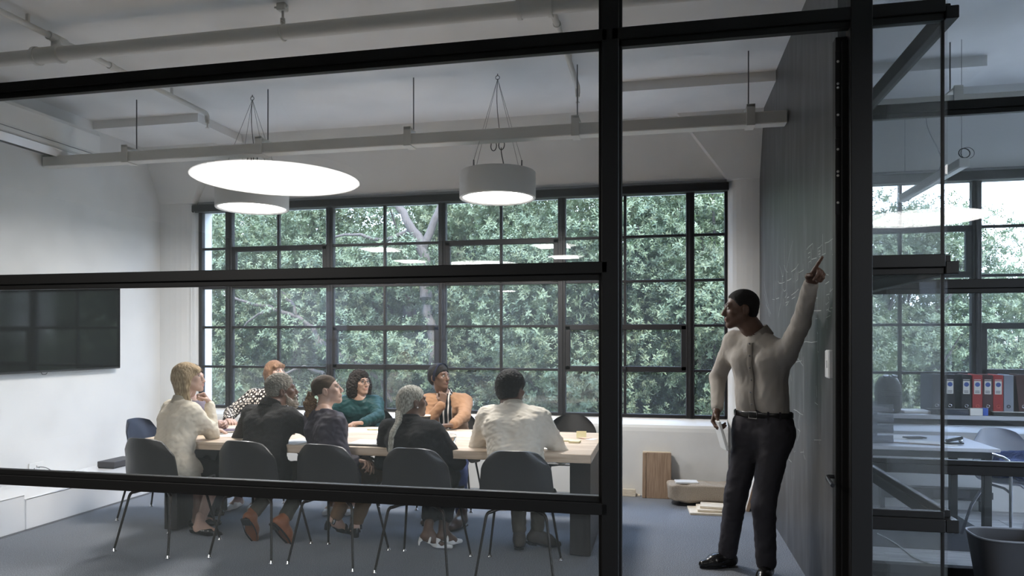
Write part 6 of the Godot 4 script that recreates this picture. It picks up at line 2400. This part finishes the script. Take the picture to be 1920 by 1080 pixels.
func build_people() -> void:
	fold.noise_type = FastNoiseLite.TYPE_SIMPLEX_SMOOTH
	fold.frequency = 1.0
	fold.fractal_octaves = 2
	fold.seed = 5
	curlnoise.frequency = 1.0
	curlnoise.seed = 8
	curlnoise.fractal_octaves = 2
	var m := mat("skin", Color(1, 1, 1), 0.48, 0, 0.5)
	m.vertex_color_use_as_albedo = true
	cloth("cream_twill", rgb(206, 196, 178), 0.85, 0.02)
	cloth("charcoal_wool", rgb(50, 48, 47), 0.9, 0.012, 0.1)
	cloth("ink_silk", rgb(52, 47, 56), 0.55, 0.03, 0.4)
	cloth("black_wool", rgb(30, 29, 30), 0.9, 0.012, 0.1)
	cloth("white_linen", rgb(212, 205, 192), 0.9, 0.03)
	cloth("teal_silk", rgb(12, 54, 55), 0.5, 0.02, 0.3)
	cloth("tan_twill", rgb(156, 119, 90), 0.85, 0.02)
	cloth("grey_cotton", rgb(166, 159, 150), 0.8, 0.02)
	cloth("grey_worsted", rgb(56, 54, 58), 0.8, 0.012, 0.1)
	cloth("lilac_knit", rgb(112, 106, 118), 0.9, 0.05)
	cloth("black_cotton", rgb(34, 32, 33), 0.85, 0.015, 0.1)
	cloth("brown_cloth", rgb(120, 92, 66), 0.85, 0.05)
	cloth("olive_cotton", rgb(84, 78, 68), 0.9, 0.06)
	cloth("navy_cotton", rgb(36, 44, 82), 0.85, 0.05)
	cloth("navy_band", rgb(40, 42, 62), 0.7, 0.05)
	mat("tan_leather", rgb(140, 84, 52), 0.4)
	mat("black_leather", rgb(22, 21, 21), 0.25)
	mat("brown_leather", rgb(74, 48, 36), 0.35)
	mat("white_leather", rgb(232, 230, 226), 0.35)
	mat("suede_boot", rgb(72, 66, 60), 0.9)
	mat("pearl", rgb(240, 236, 230), 0.2)
	mat("silver", rgb(206, 204, 200), 0.2, 1.0)
	hair_mat("blonde_hair", rgb(120, 98, 72), rgb(208, 184, 146), Vector3(14, 1.2, 14))
	hair_mat("red_hair", rgb(92, 66, 50), rgb(156, 122, 96), Vector3(14, 1.2, 14))
	hair_mat("brown_hair", rgb(48, 37, 29), rgb(104, 84, 64), Vector3(12, 12, 1.5))
	hair_mat("curl_brown_hair", rgb(70, 50, 34), rgb(156, 124, 88), Vector3(9, 9, 9))
	hair_mat("dark_hair", rgb(20, 16, 14), rgb(48, 38, 32), Vector3(9, 9, 9))
	hair_mat("grey_hair", rgb(70, 66, 60), rgb(196, 190, 176), Vector3(12, 12, 12))
	hair_mat("silver_hair", rgb(110, 108, 98), rgb(200, 196, 182), Vector3(10, 2, 12))
	hair_mat("white_beard", rgb(90, 84, 76), rgb(206, 198, 186), Vector3(12, 12, 12))
	hair_mat("black_hair", rgb(14, 12, 12), rgb(34, 30, 29), Vector3(12, 12, 12))
	# dotted and striped prints
	var im := Image.create(128, 128, false, Image.FORMAT_RGB8)
	im.fill(rgb(34, 30, 30))
	for p in [[32, 32], [96, 96], [0, 96], [128, 32], [64, 0], [64, 128], [64, 64], [0, 0], [128, 128], [0, 128], [128, 0], [32, 96], [96, 32]]:
		for y in range(-15, 16):
			for x in range(-15, 16):
				if x * x + y * y < 190 and p[0] + x >= 0 and p[0] + x < 128 and p[1] + y >= 0 and p[1] + y < 128:
					im.set_pixel(p[0] + x, p[1] + y, rgb(222, 212, 200))
	printed("dotted_print", im, 12.0)
	im = Image.create(64, 8, false, Image.FORMAT_RGB8)
	im.fill(rgb(24, 24, 28))
	im.fill_rect(Rect2i(0, 0, 20, 8), rgb(226, 220, 212))
	printed("striped_print", im, 26.0)
	var pale := Color(0.46, 0.295, 0.225)
	var rosy := Color(0.44, 0.29, 0.235)
	var olive := Color(0.42, 0.255, 0.18)
	var brown := Color(0.135, 0.072, 0.047)
	var deep := Color(0.085, 0.044, 0.03)
	var down := Vector3(0, -1, 0)
	# 1 blonde woman in the cream blazer, chin on her hand
	person({"label": "seated blonde woman in a cream blazer, chin resting on her hand", "hip": W(-3.50, 0.535, 4.53), "chest": W(-3.52, 0.985, 4.69), "turn": 28.0, "hipturn": 14.0,
		"skin": pale, "brow": Color(0.22, 0.14, 0.08), "iris": Color(0.10, 0.12, 0.12), "head": {"p": W(-3.495, 1.205, 4.735), "face": 54.0, "pitch": 8.0},
		"R": {"w": W(-3.405, 1.005, 4.865), "f": Vector3(-0.5, 0.8, 0.12), "n": Vector3(-0.7, -0.2, 0.6), "pole": Vector3(0.25, -1, -0.1), "curl": [50, 70, 72, 75, 78]},
		"L": {"w": W(-3.50, 0.775, 5.02), "f": Vector3(0.9, -0.05, -0.3), "n": down, "pole": Vector3(-1, -0.6, 0)},
		"footR": {"a": W(-3.44, 0.10, 4.80), "face": 70.0, "pitch": 10.0}, "footL": {"a": W(-3.62, 0.09, 5.02), "face": 60.0},
		"top": {"called": "blazer", "m": M.cream_twill, "fat": 1.03, "arm": 1.06, "sleeve": 0.9, "hem": 0.12, "collar": 0.25, "fold": 0.007},
		"legs": {"called": "skirt", "m": M.black_cotton, "skirt": true}, "shoes": {"kind": "flat", "m": M.black_leather, "skin": true},
		"hair": {"kind": "bob", "m": M.blonde_hair, "amp": 0.004, "freq": Vector3(70, 8, 70)}})
	# 2 the figure at the end of the table, mostly behind her
	person({"label": "person in a lilac-grey knit at the table end, hands clasped behind the blonde woman", "hip": W(-4.14, 0.535, 5.32), "chest": W(-3.93, 0.96, 5.33), "turn": 86.0,
		"skin": rosy, "head": {"p": W(-3.855, 1.165, 5.28), "face": 84.0, "pitch": 4.0},
		"R": {"w": W(-3.60, 0.79, 5.13), "f": Vector3(0.9, 0.15, -0.25), "n": Vector3(0.2, -0.3, -0.9), "pole": Vector3(-0.2, -1, 0.6), "curl": [40, 55, 55, 58, 60]},
		"L": {"w": W(-3.58, 0.79, 5.26), "f": Vector3(0.9, 0.1, 0.35), "n": Vector3(0.2, -0.3, 0.9), "pole": Vector3(-0.2, -1, -0.6), "curl": [40, 50, 52, 55, 58]},
		"footR": {"a": W(-3.80, 0.09, 5.18), "face": 85.0}, "footL": {"a": W(-3.83, 0.09, 5.36), "face": 80.0},
		"top": {"called": "jumper", "m": M.lilac_knit, "sleeve": 0.92, "scoop": 0.05},
		"legs": {"called": "trousers", "m": M.black_cotton}, "shoes": {"kind": "boot", "m": M.black_leather},
		"hair": {"kind": "short", "m": M.brown_hair}})
	# 3 redhead in the dotted blouse
	person({"label": "seated redhead with a fringe in a black blouse with pale dots", "hip": W(-3.62, 0.535, 6.14), "chest": W(-3.63, 0.975, 6.14), "turn": 160.0, "hipturn": 178.0, "sw": 0.175,
		"skin": rosy, "brow": Color(0.20, 0.10, 0.06), "iris": Color(0.09, 0.11, 0.12), "head": {"p": W(-3.600, 1.178, 6.15), "face": 112.0, "pitch": 12.0},
		"R": {"w": W(-3.78, 0.775, 5.66), "f": Vector3(0.8, 0, 0.5), "n": down, "pole": Vector3(-1, -0.4, -0.2)},
		"L": {"w": W(-3.47, 0.775, 5.66), "f": Vector3(-0.7, 0, 0.6), "n": down, "pole": Vector3(1, -0.4, -0.2)},
		"footR": {"a": W(-3.70, 0.09, 5.70), "face": 180.0}, "footL": {"a": W(-3.52, 0.09, 5.72), "face": 175.0},
		"top": {"called": "blouse", "m": M.dotted_print, "arm": 1.12, "sleeve": 0.9, "scoop": 0.04},
		"legs": {"called": "trousers", "m": M.black_cotton}, "shoes": {"kind": "flat", "m": M.white_leather, "skin": true},
		"hair": {"kind": "long", "m": M.red_hair, "amp": 0.004, "freq": Vector3(70, 8, 70)}})
	# 4 grey-haired bearded man in the charcoal jacket
	person({"label": "seated bearded man with curly grey hair in a charcoal jacket", "male": true, "hip": W(-2.78, 0.535, 4.55), "chest": W(-2.83, 0.955, 4.76), "turn": 14.0, "sw": 0.19,
		"skin": brown * 0.85, "head": {"p": W(-2.80, 1.108, 4.88), "face": 52.0, "pitch": 8.0},
		"R": {"w": W(-2.60, 0.785, 5.05), "f": Vector3(-0.7, 0, -0.6), "n": down, "pole": Vector3(1, -0.6, 0.1)},
		"L": {"w": W(-2.98, 0.785, 5.08), "f": Vector3(0.7, 0, -0.6), "n": down, "pole": Vector3(-1, -0.6, 0.1)},
		"footR": {"a": W(-2.68, 0.19, 4.70), "face": 20.0, "pitch": 52.0}, "footL": {"a": W(-2.95, 0.20, 4.72), "face": -4.0, "pitch": 58.0},
		"top": {"called": "jacket", "m": M.charcoal_wool, "fat": 1.07, "arm": 1.1, "sleeve": 0.94, "hem": 0.08, "collar": 0.3, "fold": 0.006},
		"legs": {"called": "trousers", "m": M.olive_cotton}, "shoes": {"kind": "oxford", "m": M.tan_leather},
		"hair": {"kind": "curls", "m": M.grey_hair, "amp": 0.009, "freq": Vector3(55, 55, 55), "cell": 0.0055, "beard": M.white_beard}})
	# 5 woman with the curly ponytail
	var o := person({"label": "seated woman in profile with a curly brown ponytail and an ink-dark silk top", "hip": W(-2.22, 0.535, 4.53), "chest": W(-2.35, 0.945, 4.66), "turn": 36.0, "hipturn": 24.0,
		"skin": pale, "brow": Color(0.10, 0.06, 0.035), "iris": Color(0.06, 0.07, 0.06), "head": {"p": W(-2.36, 1.13, 4.735), "face": 68.0, "pitch": 13.0},
		"R": {"w": W(-2.075, 0.645, 4.63), "f": Vector3(0.8, -0.1, 0.15), "n": Vector3(0.1, -0.8, 0.5), "pole": Vector3(-0.3, -1, 0.5), "curl": [15, 25, 35, 45, 50]},
		"L": {"w": W(-2.12, 0.64, 4.80), "f": Vector3(0.8, -0.1, 0.5), "n": down, "pole": Vector3(-1, -0.6, 0)},
		"footR": {"a": W(-2.20, 0.14, 4.86), "face": -30.0, "pitch": 8.0}, "footL": {"a": W(-2.38, 0.16, 4.90), "face": 40.0, "pitch": 20.0},
		"top": {"called": "silk_top", "m": M.ink_silk, "fat": 1.02, "arm": 1.1, "sleeve": 0.92, "scoop": 0.035, "scoopf": 0.02, "hem": 0.06, "fold": 0.007},
		"legs": {"called": "trousers", "m": M.brown_cloth, "fat": 1.05, "length": 0.92, "ankle": 0.05}, "shoes": {"kind": "sandal", "m": M.black_leather, "skin": true},
		"hair": {"kind": "ponytail", "m": M.brown_hair, "amp": 0.0018, "freq": Vector3(30, 90, 20)}})
	# 6 woman with glasses in the teal blouse
	o = person({"label": "seated woman with dark curls and glasses in a teal blouse", "hip": W(-2.70, 0.535, 6.16), "chest": W(-2.745, 0.925, 6.14), "turn": 166.0, "hipturn": 180.0,
		"skin": olive, "head": {"p": W(-2.735, 1.09, 6.15), "face": 120.0, "pitch": 6.0},
		"R": {"w": W(-2.92, 0.775, 5.70), "f": Vector3(0.8, 0.1, 0.5), "n": down, "pole": Vector3(-1, -0.4, -0.2)},
		"L": {"w": W(-2.52, 0.775, 5.72), "f": Vector3(-0.8, 0, 0.4), "n": down, "pole": Vector3(1, -0.4, -0.2)},
		"footR": {"a": W(-2.80, 0.09, 5.72), "face": 180.0}, "footL": {"a": W(-2.62, 0.09, 5.75), "face": 175.0},
		"top": {"called": "blouse", "m": M.teal_silk, "arm": 1.12, "sleeve": 0.93, "scoop": 0.065, "scoopf": 0.05, "fold": 0.007},
		"legs": {"called": "trousers", "m": M.black_cotton}, "shoes": {"kind": "flat", "m": M.white_leather, "skin": true},
		"hair": {"kind": "big_curls", "m": M.dark_hair, "amp": 0.013, "freq": Vector3(42, 42, 42)}})
	var gx: Transform3D = M.last_head
	var b := MB.new()
	b.xf = gx
	for s in [-1.0, 1.0]:
		var rp := []
		for i in 16:
			var t := TAU * i / 16.0
			rp.append(Vector3(s * 0.032 + cos(t) * 0.024, 0.002 + sin(t) * 0.019, -0.104))
		b.tube(rp, 0.0022, 6, false, true)
		b.tube([Vector3(s * 0.056, 0.008, -0.103), Vector3(s * 0.078, 0.008, -0.05), Vector3(s * 0.08, 0.004, 0.01)], 0.002, 6)
	b.tube([Vector3(-0.008, 0.006, -0.106), Vector3(0, 0.009, -0.108), Vector3(0.008, 0.006, -0.106)], 0.002, 6)
	part(b, "glasses", M.black_plastic, o, "thin dark-framed glasses")
	# 7 woman with the silver braid
	o = person({"label": "seated woman with a long silver braid down her black jacket", "hip": W(-1.58, 0.535, 4.52), "chest": W(-1.70, 0.885, 4.67), "turn": 12.0, "hipturn": 4.0, "sw": 0.185, "bulk": 1.04,
		"skin": brown * 0.9, "brow": Color(0.08, 0.07, 0.06), "head": {"p": W(-1.715, 1.055, 4.755), "face": 46.0, "pitch": 4.0},
		"R": {"w": W(-1.50, 0.645, 4.93), "f": Vector3(-0.6, 0, -0.7), "n": down, "pole": Vector3(1, -0.8, 0.5)},
		"L": {"w": W(-1.78, 0.645, 4.95), "f": Vector3(0.6, 0, -0.7), "n": down, "pole": Vector3(-1, -0.8, 0.5)},
		"footR": {"a": W(-1.52, 0.12, 4.84), "face": 30.0, "pitch": 6.0}, "footL": {"a": W(-1.62, 0.12, 4.80), "face": 62.0, "pitch": 10.0},
		"top": {"called": "jacket", "m": M.black_wool, "fat": 1.07, "arm": 1.15, "sleeve": 0.93, "hem": 0.06, "collar": 0.12, "fold": 0.005},
		"legs": {"called": "trousers", "m": M.black_cotton, "length": 0.7, "ankle": 0.06}, "shoes": {"kind": "mule", "m": M.white_leather, "skin": true},
		"hair": {"kind": "braid", "m": M.silver_hair, "amp": 0.004, "freq": Vector3(30, 40, 60)}})
	gx = M.last_head
	# the braid hangs from the nape over the back of the jacket
	var wb := Vector3(-1.58, 0, -4.52)
	var bp := [gx * Vector3(0, -0.06, 0.115), W(-1.765, 0.93, 4.61) - wb, W(-1.785, 0.87, 4.555) - wb, W(-1.79, 0.80, 4.535) - wb, W(-1.79, 0.74, 4.53) - wb]
	var bf := Field.new()
	for k in 18:
		var t := k / 17.0 * 3.999
		var p: Vector3 = bp[int(t)].lerp(bp[int(t) + 1], t - int(t))
		var g := lerpf(1.25, 0.8, k / 17.0)
		for s in [-1.0, 1.0]:
			bf.ell(p + Vector3(s * 0.011, 0.006 * s, 0.004), Vector3(0.015, 0.013, 0.014) * g, 0.005)
	bf.cap(bp[4], bp[4] + Vector3(-0.01, -0.11, 0.0), 0.012, 0.006, 0.01)
	bf.cap(bp[4], bp[4] + Vector3(0.012, -0.09, 0.004), 0.010, 0.004, 0.01)
	b = MB.new()
	bf.build(b, 0.005)
	part(b, "braid", M.silver_hair, o)
	b = MB.new()
	b.ball(gx * Vector3(0.082, -0.036, 0.004), Vector3(0.006, 0.006, 0.006), 10, 7)
	part(b, "earring", M.pearl, o)
	# 8 woman in the tan blazer
	o = person({"label": "seated woman in a tan blazer and dark headband, hand raised to her chin", "hip": W(-1.86, 0.535, 6.16), "chest": W(-1.90, 0.955, 6.12), "turn": 168.0, "hipturn": 178.0, "sw": 0.175,
		"skin": brown, "head": {"p": W(-1.95, 1.155, 6.10), "face": 116.0, "pitch": 6.0},
		"R": {"w": W(-1.87, 0.935, 5.93), "f": Vector3(0.05, 0.85, -0.2), "n": Vector3(-0.5, 0.1, -0.8), "pole": Vector3(-0.5, -1, 0.3), "curl": [45, 62, 66, 70, 74]},
		"L": {"w": W(-1.70, 0.78, 5.68), "f": Vector3(-0.9, 0, 0.2), "n": down, "pole": Vector3(1, -0.5, -0.3)},
		"footR": {"a": W(-1.86, 0.09, 5.60), "face": 182.0}, "footL": {"a": W(-1.56, 0.10, 5.45), "face": 190.0},
		"top": {"called": "blazer", "m": M.tan_twill, "fat": 1.07, "arm": 1.1, "sleeve": 0.92, "hem": 0.08, "scoop": 0.05,
			"cuts": [[Vector3(0.0, 0.02, 0.10), Vector3(-0.01, -0.40, 0.15), 0.058, 0.075]], "fold": 0.006},
		"under": {"called": "striped_shirt", "m": M.striped_print},
		"legs": {"called": "trousers", "m": M.navy_cotton}, "shoes": {"kind": "oxford", "m": M.brown_leather},
		"hair": {"kind": "short", "m": M.black_hair, "amp": 0.003}})
	gx = M.last_head
	b = MB.new()
	b.xf = gx
	var P := []
	for j in 5:
		for i in 25:
			var t := PI * (-0.12 + 1.24 * i / 24.0)
			var w := (j - 2) * 0.009
			P.append(Vector3(cos(t) * 0.091, 0.012 + sin(t) * 0.118 - absf(w) * 0.15, -0.012 - sin(t) * 0.028 + w))
	b.grid(P, 25, 5, false, false, true)
	b.grid(P, 25, 5, false, false, false)
	part(b, "headband", M.navy_band, o)
	# 9 man in the white linen shirt
	person({"label": "seated man in a creased white linen shirt, back to the glass", "male": true, "hip": W(-0.92, 0.535, 4.53), "chest": W(-1.0, 0.975, 4.79), "turn": 4.0, "hipturn": -2.0, "sw": 0.195, "bulk": 1.2,
		"skin": deep * 1.2, "head": {"p": W(-1.035, 1.135, 4.885), "face": 22.0, "pitch": 2.0, "s": 1.06},
		"R": {"w": W(-0.845, 0.785, 5.0), "f": Vector3(-0.8, 0.1, -0.4), "n": Vector3(-0.2, -0.9, 0.2), "pole": Vector3(0.75, -1, 0.1), "curl": [30, 45, 48, 50, 52]},
		"L": {"w": W(-1.13, 0.785, 5.04), "f": Vector3(0.7, 0, -0.6), "n": down, "pole": Vector3(-0.6, -1, 0.1)},
		"footR": {"a": W(-0.87, 0.12, 5.02), "face": 60.0, "pitch": 14.0}, "footL": {"a": W(-0.99, 0.11, 4.95), "face": -10.0, "pitch": 8.0},
		"top": {"called": "linen_shirt", "m": M.white_linen, "fat": 1.06, "arm": 1.16, "sleeve": 0.9, "hem": 0.04, "collar": 0.28, "fold": 0.009, "freq": 10.0, "stretch": Vector3(0.8, 1.8, 1)},
		"legs": {"called": "trousers", "m": M.olive_cotton}, "shoes": {"kind": "boot", "m": M.suede_boot},
		"hair": {"kind": "afro", "m": M.black_hair, "amp": 0.006, "freq": Vector3(70, 70, 70), "cell": 0.0052}})
	# 10 the standing man
	var hip := W(0.615, 0.92, 4.62)
	o = person({"label": "standing man in a grey shirt pointing at the chalkboard wall", "male": true, "standing": true, "hip": hip, "chest": W(0.590, 1.475, 4.60), "turn": 221.0, "hipturn": 216.0, "sw": 0.185, "tilt": -0.035, "bulk": 1.0,
		"kneepole": heading(216.0) + Vector3(0, 0.05, 0),
		"skin": deep * 1.25, "head": {"p": W(0.478, 1.682, 4.585), "face": 262.0, "pitch": 0.0},
		"R": {"w": W(0.348, 1.05, 4.70), "f": Vector3(-0.2, -0.9, 0.25), "n": Vector3(0.75, -0.1, 0.55), "pole": Vector3(-0.15, 0.1, -1), "curl": [35, 42, 45, 48, 50]},
		"L": {"w": W(0.778, 1.80, 4.02), "f": Vector3(0.084, 0.146, 0.165), "n": Vector3(-0.35, -0.75, 0.5), "pole": Vector3(0.6, -0.8, 0), "curl": [55, 3, 72, 78, 80]},
		"footR": {"a": W(0.425, 0.095, 4.86), "face": 246.0}, "footL": {"a": W(0.64, 0.095, 4.66), "face": 196.0},
		"top": {"called": "shirt", "m": M.grey_cotton, "fat": 1.0, "arm": 1.02, "sleeve": 0.94, "collar": 0.3, "fold": 0.004, "freq": 6.0, "cell": 0.009, "stretch": Vector3(1.5, 0.8, 1.5), "tuck": 0.10, "placket": true},
		"legs": {"called": "trousers", "m": M.grey_worsted, "fat": 1.1, "length": 0.97, "ankle": 0.058, "fold": 0.005}, "shoes": {"kind": "oxford", "m": M.black_leather},
		"hair": {"kind": "crop", "m": M.black_hair, "amp": 0.0015, "freq": Vector3(120, 120, 120)}})
	man_details(o, hip)

func man_details(o: Node3D, hip: Vector3) -> void:
	var base := Vector3(hip.x, 0, hip.z)
	var r := Vector3(cos(deg_to_rad(216.0)), 0, sin(deg_to_rad(216.0)))
	var f := heading(216.0)
	# belt with buckle
	var c := hip - base + Vector3(0, 0.115, 0)
	var P := []
	for j in 4:
		var y: float = [-0.018, -0.014, 0.014, 0.018][j]
		var g: float = [0.0, 0.006, 0.006, 0.0][j]
		for i in 48:
			var t := TAU * i / 48.0
			var e := r * cos(t) * (0.182 + g) + f * sin(t) * (0.114 + g)
			P.append(c + e + Vector3(0, y, 0))
	var b := MB.new()
	b.grid(P, 48, 4, true, false, true)
	var belt := part(b, "belt", M.black_leather, o)
	b = MB.new()
	var q := c + f * 0.124
	b.tube([q - r * 0.026 + Vector3(0, 0.02, 0), q + r * 0.026 + Vector3(0, 0.02, 0), q + r * 0.026 - Vector3(0, 0.02, 0), q - r * 0.026 - Vector3(0, 0.02, 0)], 0.0035, 8, false, true)
	part(b, "buckle", M.silver, belt)
	for k in [-0.1, -0.055, 0.09]:
		var t: float = PI / 2 - k / 0.11
		b = MB.new()
		var e := r * cos(t) * 0.184 + f * sin(t) * 0.118
		var w := (r * -sin(t) * 0.184 + f * cos(t) * 0.118).normalized() * 0.006
		var n := e.normalized() * 0.006
		b.quad(c + e + n + w - Vector3(0, 0.026, 0), c + e + n - w - Vector3(0, 0.026, 0), c + e + n - w + Vector3(0, 0.026, 0), c + e + n + w + Vector3(0, 0.026, 0))
		b.quad(c + e + n + w + Vector3(0, 0.026, 0), c + e + n - w + Vector3(0, 0.026, 0), c + e + n - w - Vector3(0, 0.026, 0), c + e + n + w - Vector3(0, 0.026, 0))
		part(b, "belt_loop", M.grey_worsted, belt)
	# white tablet held in the lowered hand
	var tb := thing("tablet", "thin white tablet held in the standing man's lowered hand", "tablet", W(0.362, 0.905, 4.64))
	tb.rotation = Vector3(0.0, deg_to_rad(12.0), 0.28)
	part(boxed(Vector3(-0.008, -0.105, -0.065), Vector3(0.008, 0.085, 0.065), 0.004), "case", M.white_plastic, tb)
	part(boxed(Vector3(0.008, -0.095, -0.058), Vector3(0.009, 0.076, 0.058)), "screen", M.tv_screen, tb)
